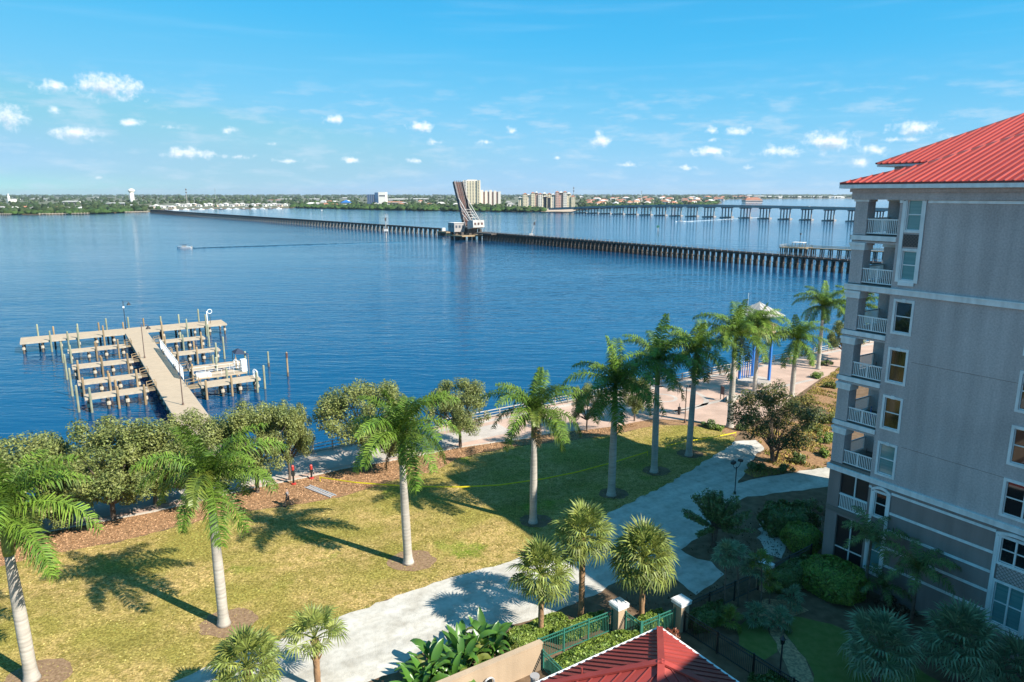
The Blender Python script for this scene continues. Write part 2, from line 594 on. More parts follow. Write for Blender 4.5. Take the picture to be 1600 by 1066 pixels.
M = dict(
    water=water_mat(), lawn=lawn_mat(),
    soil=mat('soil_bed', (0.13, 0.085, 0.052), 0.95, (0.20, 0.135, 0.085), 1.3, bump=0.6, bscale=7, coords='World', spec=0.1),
    mulch=mat('bark_mulch', (0.38, 0.225, 0.12), 0.95, (0.20, 0.115, 0.06), 4.0, bump=0.8, bscale=11, coords='World', spec=0.1),
    ring=mat('dry_mulch_ring', (0.30, 0.20, 0.12), 0.95, (0.19, 0.12, 0.07), 5.0, bump=0.8, bscale=11, coords='World', spec=0.1),
    shell=mat('crushed_shell', (0.56, 0.53, 0.47), 0.92, (0.42, 0.385, 0.325), 0.8, bump=0.5, bscale=9, coords='World', spec=0.15, lo=0.42, hi=0.72),
    pebble=mat('pebble', (0.50, 0.35, 0.19), 0.9, (0.25, 0.17, 0.095), 5.0, bump=1.0, bscale=8, coords='World', lo=0.4, hi=0.6),
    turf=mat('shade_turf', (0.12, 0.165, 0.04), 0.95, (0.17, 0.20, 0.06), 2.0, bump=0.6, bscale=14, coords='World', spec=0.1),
    paver=paver_mat('pink_pavers', (0.52, 0.36, 0.275), (0.47, 0.32, 0.245), (0.42, 0.32, 0.26)),
    paver2=paver_mat('pale_pavers', (0.50, 0.44, 0.38), (0.44, 0.385, 0.335), (0.36, 0.32, 0.28)),
    conc=mat('pale_concrete', (0.50, 0.46, 0.40), 0.85, (0.42, 0.385, 0.33), 2.0, bump=0.1),
    deckm=mat('dock_deck', (0.50, 0.39, 0.27), 0.85, (0.42, 0.325, 0.225), 1.2, bump=0.25, bscale=6, stretch=(1, 6, 1)),
    fascia=mat('dock_fascia', (0.46, 0.40, 0.31), 0.8, (0.36, 0.31, 0.24), 2),
    pile=mat('timber_pile', (0.36, 0.245, 0.13), 0.85, (0.24, 0.19, 0.12), 1.4, bump=0.3, stretch=(3, 3, 0.7)),
    pileg=mat('greenish_pile', (0.32, 0.335, 0.235), 0.85, (0.23, 0.24, 0.16), 1.4, bump=0.3, stretch=(3, 3, 0.7)),
    greywood=mat('grey_pile_wood', (0.22, 0.20, 0.18), 0.9, (0.14, 0.125, 0.11), 1),
    drygrass=mat('dry_grass', (0.42, 0.30, 0.09), 0.9, (0.20, 0.22, 0.05), 0.5, island=.4, coords='World', spec=.1),
    under=mat('dock_understructure', (0.16, 0.13, 0.10), 0.9, (0.08, 0.065, 0.05), 1),
    creo=mat('creosote_timber', (0.055, 0.047, 0.042), 0.9, (0.11, 0.09, 0.075), 0.6, bump=0.3, bscale=2),
    rail_dark=mat('weathered_railing', (0.30, 0.28, 0.25), 0.75),
    rust=mat('rusty_steel', (0.15, 0.065, 0.05), 0.8, (0.075, 0.045, 0.04), 0.5),
    steel=mat('dark_bridge_steel', (0.07, 0.065, 0.07), 0.6, (0.12, 0.10, 0.095), 0.4),
    offwhite=mat('offwhite_panel', (0.50, 0.48, 0.45), 0.6, (0.36, 0.34, 0.32), 0.5),
    hw=mat('highway_concrete', (0.34, 0.335, 0.32), 0.85, (0.26, 0.255, 0.25), 0.08),
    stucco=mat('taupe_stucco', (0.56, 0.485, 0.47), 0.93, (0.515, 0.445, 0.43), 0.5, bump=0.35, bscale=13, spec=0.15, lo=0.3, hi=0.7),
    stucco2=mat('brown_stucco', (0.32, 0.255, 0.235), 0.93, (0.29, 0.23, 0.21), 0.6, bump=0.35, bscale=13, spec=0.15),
    trim=mat('white_trim', (0.83, 0.83, 0.82), 0.6, (0.78, 0.78, 0.77), 1.5),
    pvc=mat('white_rail', (0.78, 0.78, 0.77), 0.45),
    glass=mat('window_glass', (0.010, 0.014, 0.018), 0.03, spec=0.8),
    blind=mat('window_blinds', (0.10, 0.24, 0.25), 0.08, (0.14, 0.30, 0.30), 1.0, spec=0.8, stretch=(0.1, 0.1, 9)),
    curtain=mat('window_curtain', (0.04, 0.028, 0.016), 0.06, (0.018, 0.014, 0.010), 1.0, spec=0.8, stretch=(4, 4, 0.2)),
    screen=mat('dark_screen', (0.012, 0.013, 0.015), 0.5),
    lattice=mat('lattice_panel', (0.095, 0.085, 0.085), 0.8),
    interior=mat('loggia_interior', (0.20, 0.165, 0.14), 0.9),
    red=mat('red_metal_roof', (0.29, 0.034, 0.030), 0.55, (0.245, 0.029, 0.026), 0.7, spec=0.2),
    redrib=mat('red_roof_seam', (0.43, 0.085, 0.065), 0.4), redtrim=mat('dark_red_trim', (0.16, 0.035, 0.03), 0.5),
    gred=mat('dull_red_metal_roof', (0.38, 0.056, 0.043), 0.55, (0.33, 0.048, 0.038), 0.7, spec=0.4),
    gredrib=mat('dull_red_seam', (0.27, 0.05, 0.042), 0.5),
    beige=mat('beige_stucco', (0.45, 0.335, 0.225), 0.92, (0.41, 0.305, 0.205), 0.8, bump=0.3, bscale=14),
    gfence=mat('green_metal', (0.035, 0.17, 0.125), 0.45),
    bfence=mat('black_metal', (0.014, 0.017, 0.018), 0.45),
    lampm=mat('lamp_metal', (0.03, 0.028, 0.03), 0.5),
    lampd=mat('brown_lamp_metal', (0.13, 0.09, 0.075), 0.5),
    ptrunk=mat('royal_palm_trunk', (0.52, 0.475, 0.41), 0.85, (0.40, 0.36, 0.31), 0.9, bump=0.35, bscale=1.0, stretch=(0.6, 0.6, 4.5)),
    pshaft=mat('crownshaft', (0.10, 0.19, 0.035), 0.45, (0.16, 0.21, 0.05), 1.5, stretch=(3, 3, 0.5)),
    frond=mat('palm_frond', (0.075, 0.150, 0.018), 0.55, (0.14, 0.215, 0.028), 0.9, island=0.5, trans=0.12, spec=0.2),
    frondy=mat('yellowing_frond', (0.19, 0.22, 0.03), 0.45, (0.13, 0.19, 0.03), 0.9, island=0.3, trans=0.3),
    frondb=mat('dry_frond', (0.20, 0.135, 0.06), 0.8, island=0.3, trans=0.2),
    sabal=mat('fan_leaf', (0.33, 0.36, 0.08), 0.55, (0.19, 0.245, 0.055), 0.8, island=0.45, trans=0.3),
    sabald=mat('blue_green_fan_leaf', (0.12, 0.20, 0.10), 0.5, (0.18, 0.26, 0.14), 0.8, island=0.35, trans=0.25),
    strunk=mat('fibrous_palm_trunk', (0.36, 0.215, 0.11), 0.9, (0.20, 0.115, 0.06), 3, bump=0.8, bscale=7),
    strunk2=mat('grey_boot_trunk', (0.13, 0.10, 0.08), 0.9, (0.07, 0.055, 0.045), 4, bump=0.8, bscale=8),
    bark=mat('grey_bark', (0.17, 0.13, 0.10), 0.9, (0.10, 0.075, 0.055), 4, bump=0.6, bscale=9),
    oak=mat('oak_leaf', (0.26, 0.275, 0.078), 0.55, (0.15, 0.195, 0.052), 0.55, island=0.5, trans=0.28),
    myrtle=mat('autumn_leaf', (0.075, 0.10, 0.026), 0.6, (0.25, 0.185, 0.035), 0.30, island=0.5, trans=0.25, lo=0.5, hi=0.62),
    hedge=mat('hedge_leaf', (0.24, 0.31, 0.05), 0.5, (0.14, 0.23, 0.038), 1.2, island=0.5, trans=0.2),
    hedgey=mat('yellow_green_leaf', (0.20, 0.215, 0.04), 0.5, (0.13, 0.16, 0.03), 1.2, island=0.5, trans=0.25),
    dshrub=mat('dark_shrub_leaf', (0.085, 0.14, 0.034), 0.45, (0.14, 0.19, 0.05), 1.0, island=0.45, trans=0.12),
    redleaf=mat('red_leaf', (0.30, 0.085, 0.05), 0.5, (0.18, 0.10, 0.04), 2.0, island=0.4, trans=0.25),
    banana=mat('broad_leaf', (0.055, 0.165, 0.022), 0.32, (0.10, 0.21, 0.03), 0.8, trans=0.25, spec=0.6),
    far_tree=mat('far_trees', (0.026, 0.050, 0.022), 0.9, (0.055, 0.075, 0.030), 0.018, island=0.45, coords='World', spec=0.1),
    mang=mat('mangrove', (0.052, 0.095, 0.024), 0.9, (0.034, 0.065, 0.02), 0.02, island=0.35, coords='World', spec=0.1),
    land=mat('far_ground', (0.10, 0.115, 0.06), 0.95, (0.14, 0.13, 0.08), 0.01, coords='World'),
    sand=mat('pale_shore_sand', (0.42, 0.30, 0.20), 0.95, (0.50, 0.40, 0.30), 0.1, coords='World'),
    hwhite=mat('white_house_wall', (0.72, 0.69, 0.64), 0.8),
    hpink=mat('pinkish_house_wall', (0.62, 0.48, 0.39), 0.8),
    hroofw=mat('pale_roof', (0.66, 0.63, 0.60), 0.7),
    hroofr=mat('terracotta_roof', (0.42, 0.18, 0.10), 0.8, (0.34, 0.14, 0.09), 0.2),
    hroofg=mat('grey_roof', (0.33, 0.31, 0.30), 0.8),
    cream=mat('cream_render', (0.74, 0.64, 0.45), 0.85, (0.68, 0.58, 0.41), 0.05),
    creamw=mat('pale_render', (0.68, 0.63, 0.56), 0.85),
    rosy=mat('rosy_render', (0.56, 0.37, 0.31), 0.85),
    dwin=mat('far_window', (0.07, 0.085, 0.11), 0.3),
    blueglass=mat('blue_curtain_wall', (0.03, 0.075, 0.16), 0.15, (0.045, 0.11, 0.22), 0.1),
    foam=mat('wake_foam', (0.75, 0.78, 0.80), 0.9, (0.35, 0.5, 0.6), 0.25, coords='World'),
    gelcoat=mat('white_gelcoat', (0.75, 0.75, 0.74), 0.3),
    navy=mat('navy_canvas', (0.02, 0.035, 0.07), 0.8),
    blue=mat('blue_paint', (0.03, 0.16, 0.48), 0.4),
    whitem=mat('white_metal_roof', (0.38, 0.36, 0.325), 0.45),
    yellow=mat('yellow_tape', (0.75, 0.62, 0.02), 0.5),
    redp=mat('red_paint', (0.45, 0.04, 0.03), 0.45),
    alu=mat('aluminium', (0.62, 0.62, 0.62), 0.35, metal=0.5),
    greybox=mat('grey_casing', (0.25, 0.25, 0.25), 0.6),
    skin=mat('skin', (0.38, 0.22, 0.15), 0.6), shirt=mat('grey_shirt', (0.22, 0.21, 0.22), 0.9),
    trousers=mat('dark_trousers', (0.03, 0.03, 0.04), 0.9), hair=mat('dark_hair', (0.03, 0.022, 0.018), 0.8),
)


def ring_trunk():
    t = M['ptrunk'].node_tree
    p = t.nodes['Principled BSDF']
    w_ = t.nodes.new('ShaderNodeTexWave')
    w_.bands_direction = 'Z'
    w_.inputs['Scale'].default_value = 1.1
    w_.inputs['Distortion'].default_value = 1.2
    t.links.new(t.nodes.new('ShaderNodeTexCoord').outputs['Object'], w_.inputs['Vector'])
    b_ = t.nodes.new('ShaderNodeBump')
    b_.inputs['Strength'].default_value = 0.18
    b_.inputs['Distance'].default_value = 0.04
    t.links.new(w_.outputs['Fac'], b_.inputs['Height'])
    t.links.new(b_.outputs[0], p.inputs['Normal'])


ring_trunk()


def overlay(name, scale, stretch, lo, hi, dark, light, coords='Object', detail=5):
    """Weathering: a second, larger pattern of dirt and wear over a material's own colour."""
    m = M[name]
    t = m.node_tree
    p = t.nodes['Principled BSDF']
    bc = p.inputs['Base Color']
    src = bc.links[0].from_socket if bc.is_linked else None
    pos = t.nodes.new('ShaderNodeNewGeometry').outputs['Position'] if coords == 'World' else t.nodes.new('ShaderNodeTexCoord').outputs['Object']
    mp = t.nodes.new('ShaderNodeMapping')
    mp.inputs['Scale'].default_value = stretch
    if coords == 'World':
        mp.vector_type = 'POINT'
        ro = t.nodes.new('ShaderNodeVectorRotate')
        ro.rotation_type = 'Z_AXIS'
        ro.inputs['Angle'].default_value = -TH
        t.links.new(pos, ro.inputs['Vector'])
        pos = ro.outputs[0]
    t.links.new(pos, mp.inputs[0])
    nz = t.nodes.new('ShaderNodeTexNoise')
    nz.inputs['Scale'].default_value = scale
    nz.inputs['Detail'].default_value = detail
    t.links.new(mp.outputs[0], nz.inputs['Vector'])
    mr = t.nodes.new('ShaderNodeMapRange')
    mr.inputs['From Min'].default_value, mr.inputs['From Max'].default_value = lo, hi
    mr.inputs['To Min'].default_value, mr.inputs['To Max'].default_value = dark, light
    t.links.new(nz.outputs['Fac'], mr.inputs['Value'])
    vm = t.nodes.new('ShaderNodeVectorMath')
    vm.operation = 'SCALE'
    if src:
        t.links.new(src, vm.inputs[0])
    else:
        vm.inputs[0].default_value = bc.default_value[:3]
    t.links.new(mr.outputs[0], vm.inputs['Scale'])
    t.links.new(vm.outputs[0], bc)


def per_object(name, lo, hi):
    """Pieces of one kind are never quite the same tone."""
    t = M[name].node_tree
    bc = t.nodes['Principled BSDF'].inputs['Base Color']
    src = bc.links[0].from_socket if bc.is_linked else None
    oi = t.nodes.new('ShaderNodeObjectInfo')
    mr = t.nodes.new('ShaderNodeMapRange')
    mr.inputs['To Min'].default_value, mr.inputs['To Max'].default_value = lo, hi
    t.links.new(oi.outputs['Random'], mr.inputs['Value'])
    vm = t.nodes.new('ShaderNodeVectorMath')
    vm.operation = 'SCALE'
    if src:
        t.links.new(src, vm.inputs[0])
    else:
        vm.inputs[0].default_value = bc.default_value[:3]
    t.links.new(mr.outputs[0], vm.inputs['Scale'])
    t.links.new(vm.outputs[0], bc)


overlay('stucco', 0.9, (1.6, 1.6, 0.10), 0.35, 0.7, 0.86, 1.05)
overlay('stucco', 0.12, (1, 1, 1.6), 0.4, 0.62, 0.93, 1.05)
overlay('stucco', 9.0, (1, 1, 1), 0.35, 0.65, 0.88, 1.10)
overlay('stucco2', 0.9, (1.6, 1.6, 0.12), 0.35, 0.7, 0.84, 1.06)
overlay('trim', 1.2, (2.0, 2.0, 0.5), 0.35, 0.6, 0.86, 1.03)
overlay('beige', 0.8, (1.4, 1.4, 0.15), 0.35, 0.65, 0.88, 1.05)
overlay('red', 0.5, (0.25, 1.2, 1), 0.35, 0.65, 0.88, 1.07)
per_object('red', 0.88, 1.08)
per_object('redrib', 0.85, 1.1)
overlay('gred', 0.7, (0.6, 0.6, 1), 0.35, 0.65, 0.86, 1.06)
per_object('gred', 0.86, 1.1)
overlay('shell', 0.55, (0.10, 1.3, 1), 0.38, 0.62, 0.82, 1.05, 'World')
overlay('shell', 2.6, (1, 1, 1), 0.30, 0.55, 0.84, 1.02, 'World')
overlay('lawn', 0.30, (0.25, 1.4, 1), 0.38, 0.62, 0.88, 1.07, 'World')
overlay('deckm', 3.2, (0.2, 2.6, 1), 0.35, 0.65, 0.86, 1.06)
overlay('ptrunk', 0.5, (1.5, 1.5, 0.5), 0.35, 0.62, 0.74, 1.08)
overlay('ptrunk', 1.0, (0.3, 0.3, 6.0), 0.35, 0.6, 0.86, 1.03)
per_object('pile', 0.7, 1.15)
per_object('pileg', 0.8, 1.1)
per_object('hroofr', 0.75, 1.2)
per_object('frond', 0.75, 1.2)
per_object('sabal', 0.72, 1.15)
per_object('banana', 0.75, 1.15)
# ------------------------------------------------------------------ the setting: water, ground, paths
kind(MB().quad((-14000, -400, WATER), (14000, -400, WATER), (14000, 16000, WATER), (-14000, 16000, WATER)).build('water', M['water']), 'structure')
SEA = 73.8
g = MB()
gp = [W(-300, -320), W(420, -320), W(420, SEA), W(-300, SEA)]
g.quad(*gp)
g.quad(gp[3], gp[2], gp[2] - Vector((0, 0, 5)), gp[3] - Vector((0, 0, 5)))
g.quad(gp[0], gp[3], gp[3] - Vector((0, 0, 5)), gp[0] - Vector((0, 0, 5)))
g.quad(gp[2], gp[1], gp[1] - Vector((0, 0, 5)), gp[2] - Vector((0, 0, 5)))
kind(g.build('ground', M['soil']), 'structure')
w = MB()
w.box(-300, 420, SEA, SEA + 0.45, -4.2, 0.12)
kind(w.build('seawall', M['conc'], None, loc=(0, 0, 0), rotz=TH), 'structure')


def rough(pts, step=1.1, amp=0.16, seed=1):
    """Break the straight edges of a ground patch into an uneven line."""
    rnd = random.Random(seed)
    out = []
    n = len(pts)
    for i in range(n):
        p, q = Vector(pts[i]), Vector(pts[(i + 1) % n])
        k = max(1, min(60, int((q - p).length / step)))
        for j in range(k):
            r = p.lerp(q, j / k)
            out.append(r + Vector((rnd.uniform(-amp, amp), rnd.uniform(-amp, amp), 0)))
    return out


def sheet(name, px, m, lvl, world=None, amp=0.16, seed=1, step=1.1):
    pts = [GP(*p) if len(p) == 2 else W(p[0], p[1]) for p in px]
    z = 0.005 * lvl
    pts = rough(pts, step=step, amp=amp, seed=seed) if amp else pts
    b = bmesh_poly([(p.x, p.y, z) for p in pts])
    me = bpy.data.meshes.new(name)
    me.from_pydata(*b)
    me.materials.append(m)
    return kind(link(name, me), 'structure')


def bmesh_poly(pts):
    from mathutils.geometry import tessellate_polygon
    tri = tessellate_polygon([[Vector(p) for p in pts]])
    fs = []
    for t in tri:
        a, b, c = (Vector(pts[i]) for i in t)
        fs.append(t if (b - a).cross(c - a).z > 0 else t[::-1])
    return pts, [], fs


KERB = [(-400, 0, 0), (0, 845), (240, 800), (400, 762), (475, 747), (536, 733), (578, 726), (641, 715), (715, 700), (778, 691), (826, 685), (861, 677), (924, 671), (964, 666), (992, 660), (1020, 655), (1072, 657), (1120, 664), (1165, 668)]
KERB[0] = (-60, 67.6, 0)
LAWNTOP = [(-60, 63.5, 0), (0, 885), (76, 866), (183, 847), (312, 814), (380, 800), (476, 786), (539, 775), (600, 755), (641, 743), (680, 738), (715, 716), (760, 706), (810, 697), (880, 690), (950, 680), (992, 672), (1029, 664), (1072, 664), (1120, 672), (1150, 684)]
PATHN = [(1142, 697), (1130, 705), (1050, 755), (960, 800), (870, 850), (800, 880), (700, 905), (560, 955), (400, 1015), (275, 1066), (150, 1112), (-30, 39.5, 0), (-90, 36, 0)]
sheet('lawn', LAWNTOP + PATHN + [(-90, 60, 0)], M['lawn'], 1, seed=3, amp=.2, step=.7)
sheet('mulch_strip', KERB + [(1150, 684)] + LAWNTOP[::-1], M['mulch'], 2, seed=4)
sheet('shell_path', [(-90, 36.6, 0), (-30, 40.1, 0), (150, 1110), (275, 1064), (400, 1013), (560, 953), (700, 903), (800, 878), (870, 848), (960, 798), (1050, 753), (1130, 703), (1150, 690), (1182, 688), (1195, 700), (1178, 715), (1152, 755), (1180, 748), (1300, 728), (1400, 712), (1400, 745), (1300, 760), (1160, 778), (1112, 820), (1094, 840), (1072, 853), (1066, 858), (1074, 866), (1090, 872), (1110, 878), (1122, 886), (1134, 897), (1112, 912), (1088, 928), (1074, 922), (1066, 913), (1054, 903), (1000, 893), (951, 917), (900, 945), (853, 960), (780, 983), (700, 1004), (640, 1030), (622, 1048), (575, 1066), (480, 1100), (-10, 34.5, 0), (-90, 30, 0)], M['shell'], 3, seed=5, amp=0.17, step=.7)
sheet('promenade', KERB[:-1] + [(1165, 667), (1215, 640), (1262, 606), (1285, 590), (150, 62.5, 0), (150, SEA - 0.05, 0), (-60, SEA - 0.05, 0)], M['paver'], 4, amp=0.02, seed=6)
# pale bands of the promenade and the ring of the plaza
PZ = GP(1035, 622)


def ring(name, c, r0, r1, m, lvl, a0=0, a1=2 * math.pi, n=64):
    b = MB()
    for i in range(n):
        t0, t1 = a0 + (a1 - a0) * i / n, a0 + (a1 - a0) * (i + 1) / n
        b.quad(*[(c.x + r * math.cos(t), c.y + r * math.sin(t), 0.005 * lvl) for r, t in ((r0, t0), (r1, t0), (r1, t1), (r0, t1))])
    return kind(b.build(name, m), 'structure')


ring('paving_ring', PZ, 5.6, 6.3, M['paver2'], 5)
ring('paving_ring', PZ, 1.6, 2.1, M['paver2'], 5)
band = MB()
for a0, a1, b0, b1 in ((-60, 150, 72.2, 73.1), (-60, 26, 68.2, 72.0), (26, 44, 67.4, 71.2), (58, 66, 66.6, 67.4), (66, 96, 62.4, 63.1)):
    q = [W(a0, b0, .025), W(a1, b0, .025), W(a1, b1, .025), W(a0, b1, .025)]
    band.quad(*q)
kind(band.build('pale_paving_band', M['paver2']), 'structure')
kb = MB()
kp = [GP(*p) if len(p) == 2 else W(p[0], p[1]) for p in KERB[:11]]
for p, q in zip(kp, kp[1:]):
    kb.bar(p + Vector((0, 0, .03)), q + Vector((0, 0, .03)), 0.22, 0.14)
kind(kb.build('kerb', M['conc']), 'structure')


def crop7(*pts):
    return [(1160 + x / 2.914, 700 + y / 2.914) for x, y in pts]


sheet('pebble_bed', crop7((100, 690), (210, 690), (300, 740), (215, 780), (190, 840), (240, 900), (290, 960), (330, 1066), (345, 1180), (260, 1180), (240, 1066), (180, 960), (150, 880), (110, 800), (60, 740)), M['pebble'], 1, seed=8, amp=.1, step=.6)
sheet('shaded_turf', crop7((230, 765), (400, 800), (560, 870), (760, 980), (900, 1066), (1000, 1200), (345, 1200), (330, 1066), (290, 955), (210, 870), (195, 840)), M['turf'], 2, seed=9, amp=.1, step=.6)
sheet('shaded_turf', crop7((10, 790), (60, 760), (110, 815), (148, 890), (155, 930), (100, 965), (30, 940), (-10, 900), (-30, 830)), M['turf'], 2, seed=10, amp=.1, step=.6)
sheet('sandy_patch', crop7((85, 335), (150, 320), (215, 350), (215, 440), (170, 510), (110, 480), (70, 420)), M['shell'], 1, seed=11, amp=.2, step=.5)
sheet('planting_bed', [(1262, 612), (1310, 575), (1330, 585), (1330, 640), (1285, 640), (1258, 628)], M['mulch'], 5, seed=12, amp=.2)
sheet('dry_bed', [(1165, 672), (1215, 662), (1310, 650), (1310, 690), (1305, 727), (1180, 747), (1160, 738), (1198, 702)], M['mulch'], 2, seed=13, amp=.2)
PALM_BASE = [(50, 1060), (350, 975), (638, 878), (833, 815), (955, 772), (1022, 737), (1075, 710)]
for i, p in enumerate(PALM_BASE):
    c = GP(*p)
    b = MB()
    rnd = random.Random(i)
    pts = []
    for k in range(28):
        t = 2 * math.pi * k / 28
        r = (1.65 if i < 3 else 1.3) * (1 + rnd.uniform(-.08, .08))
        pts.append((c.x + .25 + r * 1.1 * math.cos(t), c.y + .15 + r * math.sin(t), .02))
    b.quad(*pts)
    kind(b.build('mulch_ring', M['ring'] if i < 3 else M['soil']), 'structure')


def tufts(name, n, region, m, h, seed, zb=0.004):
    """Loose blades over the ground: three-cornered leaves, too many to count."""
    rnd = np.random.default_rng(seed)
    pts = region(rnd, n)
    k = len(pts)
    ang = rnd.uniform(0, 2 * np.pi, k)
    hh = h * rnd.uniform(.5, 1.3, k)
    wd = .05 + .04 * rnd.random(k)
    v = np.zeros((k, 3, 3))
    dx, dy = np.cos(ang), np.sin(ang)
    v[:, 0] = np.stack([pts[:, 0] - dx * wd, pts[:, 1] - dy * wd, np.full(k, zb)], 1)
    v[:, 1] = np.stack([pts[:, 0] + dx * wd, pts[:, 1] + dy * wd, np.full(k, zb)], 1)
    ln = rnd.normal(0, .5, (k, 2)) * hh[:, None]
    v[:, 2] = np.stack([pts[:, 0] + ln[:, 0], pts[:, 1] + ln[:, 1], zb + hh], 1)
    return kind(link(name, tri_mesh(name, v, m)), 'stuff')


def tri_mesh(name, v, m):
    k = v.shape[0] * v.shape[1]
    s = v.shape[1]
    me = bpy.data.meshes.new(name)
    me.vertices.add(k)
    me.vertices.foreach_set('co', v.reshape(-1).astype(np.float32))
    me.loops.add(k)
    me.loops.foreach_set('vertex_index', np.arange(k, dtype=np.int32))
    me.polygons.add(v.shape[0])
    me.polygons.foreach_set('loop_start', np.arange(0, k, s, dtype=np.int32))
    me.polygons.foreach_set('loop_total', np.full(v.shape[0], s, dtype=np.int32))
    me.materials.append(m)
    me.update()
    me.validate()
    return me


_poly = np.array([(GP(*p) if len(p) == 2 else W(p[0], p[1]))[:2] for p in (LAWNTOP + PATHN)[:-1]] )


def in_poly(x, y, poly):
    c = np.zeros(len(x), bool)
    j = len(poly) - 1
    for i in range(len(poly)):
        xi, yi, xj, yj = poly[i][0], poly[i][1], poly[j][0], poly[j][1]
        with np.errstate(divide='ignore', invalid='ignore'):
            c ^= ((yi > y) != (yj > y)) & (x < (xj - xi) * (y - yi) / (yj - yi) + xi)
        j = i
    return c


def lawn_region(rnd, n):
    p = np.stack([rnd.uniform(-45, 30, n), rnd.uniform(33, 86, n)], 1)
    return p[in_poly(p[:, 0], p[:, 1], _poly)]


M['blade'] = mat('grass_blade', (0.46, 0.35, 0.15), 0.9, (0.24, 0.25, 0.065), 0.16, island=.45, coords='World', spec=.1)
tufts('grass', 75000, lawn_region, M['blade'], .055, 5)


def mulch_region(rnd, n):
    a, b = rnd.uniform(-10, 58, n), rnd.uniform(61, 69, n)
    x, y = a * CU - b * SU, a * SU + b * CU
    pl = np.array([(GP(*p) if len(p) == 2 else W(p[0], p[1]))[:2] for p in KERB + LAWNTOP[::-1]])
    k = in_poly(x, y, pl)
    return np.stack([x, y], 1)[k]


M['chip'] = mat('bark_chip', (0.38, 0.23, 0.13), 0.9, island=.7, spec=.1)
tufts('bark_chips', 26000, mulch_region, M['chip'], .07, 6, .01)


def shade_region(rnd, n):
    p = np.stack([rnd.uniform(8, 40, n), rnd.uniform(30, 75, n)], 1)
    pl = np.array([W(a, b)[:2] for a, b in ((28, 33.5), (31, 30), (40, 29.3), (46, 29.5), (58, 30), (60, 35), (52, 38), (44, 35.3), (40, 36.0), (42, 33.5), (38, 31), (33, 32), (30, 35))])
    return p[in_poly(p[:, 0], p[:, 1], pl)]


M['litter'] = mat('leaf_litter', (0.12, 0.08, 0.05), 0.9, island=.8, spec=.1)
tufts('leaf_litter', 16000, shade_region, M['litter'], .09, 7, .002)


def bed_region(rnd, n):
    pl = np.array([GP(*p)[:2] for p in ((1165, 672), (1215, 662), (1262, 612), (1310, 575), (1335, 590), (1320, 727), (1180, 747), (1160, 738), (1198, 702))])
    p = np.stack([rnd.uniform(20, 60, n), rnd.uniform(62, 112, n)], 1)
    k = in_poly(p[:, 0], p[:, 1], pl)
    q = p[k]
    f = np.sin(q[:, 0] * .9) * np.cos(q[:, 1] * .7) + .5 * np.sin(q[:, 0] * 2.3 + q[:, 1] * 1.7)
    return q[f > -.15]


tufts('dry_grass', 90000, bed_region, M['drygrass'], .22, 8, .02)

# ------------------------------------------------------------------ the apartment building on the right
CORNER = Vector((23.65, 49.40, 0))
bld = thing('apartment_building', 'tall taupe stucco apartment building with white trim, corner balconies and red metal roof', 'building', CORNER, TH)
FL = [1.0, 5.2, 8.65, 11.9, 15.25, 18.6, 21.9, 25.25]       # floor levels
EAVE = 28.1
S1 = 62.0                                                      # the long wall runs on out of the frame


def bpart(mb, name, m, parent=None, smooth=False):
    return mb.build(name, m, parent or bld, smooth)


def holed_wall(mb, s0, s1, z0, z1, holes, x=0.0, depth=0.22):
    """Wall in the plane a = x seen from a < x, with real reveals round its openings (s, z)."""
    S = sorted({s0, s1, *[h[0] for h in holes], *[h[1] for h in holes]})
    Z = sorted({z0, z1, *[h[2] for h in holes], *[h[3] for h in holes]})
    S = [s for s in S if s0 <= s <= s1]
    Z = [z for z in Z if z0 <= z <= z1]

    def hole(s, z):
        return any(h[0] < s < h[1] and h[2] < z < h[3] for h in holes)
    for i in range(len(S) - 1):
        for j in range(len(Z) - 1):
            if not hole((S[i] + S[i + 1]) / 2, (Z[j] + Z[j + 1]) / 2):
                mb.quad((x, -S[i], Z[j]), (x, -S[i], Z[j + 1]), (x, -S[i + 1], Z[j + 1]), (x, -S[i + 1], Z[j]))
    for h in holes:
        a, b, c, d = h
        mb.quad((x, -a, c), (x, -a, d), (x + depth, -a, d), (x + depth, -a, c))
        mb.quad((x, -b, d), (x, -b, c), (x + depth, -b, c), (x + depth, -b, d))
        mb.quad((x, -a, d), (x, -b, d), (x + depth, -b, d), (x + depth, -a, d))
        mb.quad((x, -b, c), (x, -a, c), (x + depth, -a, c), (x + depth, -b, c))


WINS = []          # s0, s1, z0, z1, pane material, columns of sashes
for z0, z1, pm in ((18.95, 21.0, 'glass'), (15.55, 17.72, 'curtain'), (12.25, 14.38, 'curtain'), (8.9, 11.05, 'blind')):
    WINS.append((3.55, 4.62, z0, z1, pm, 1))
for z0, z1 in ((18.95, 21.0), (15.55, 17.72), (12.25, 14.38), (8.95, 11.05)):
    for s in (11.4, 20.5, 30.0, 40.0):
        WINS.append((s, s + 2.05, z0, z1, 'glass' if s < 15 else 'curtain', 2))
TOPW = [(3.62, 4.52, 25.68, 27.62, 'blind', 1), (3.62, 4.52, 22.45, 24.35, 'blind', 1)]
holes_up = [w[:4] for w in WINS] + [w[:4] for w in TOPW]
w = MB()
holed_wall(w, 3.10, S1, 8.03, EAVE, holes_up)
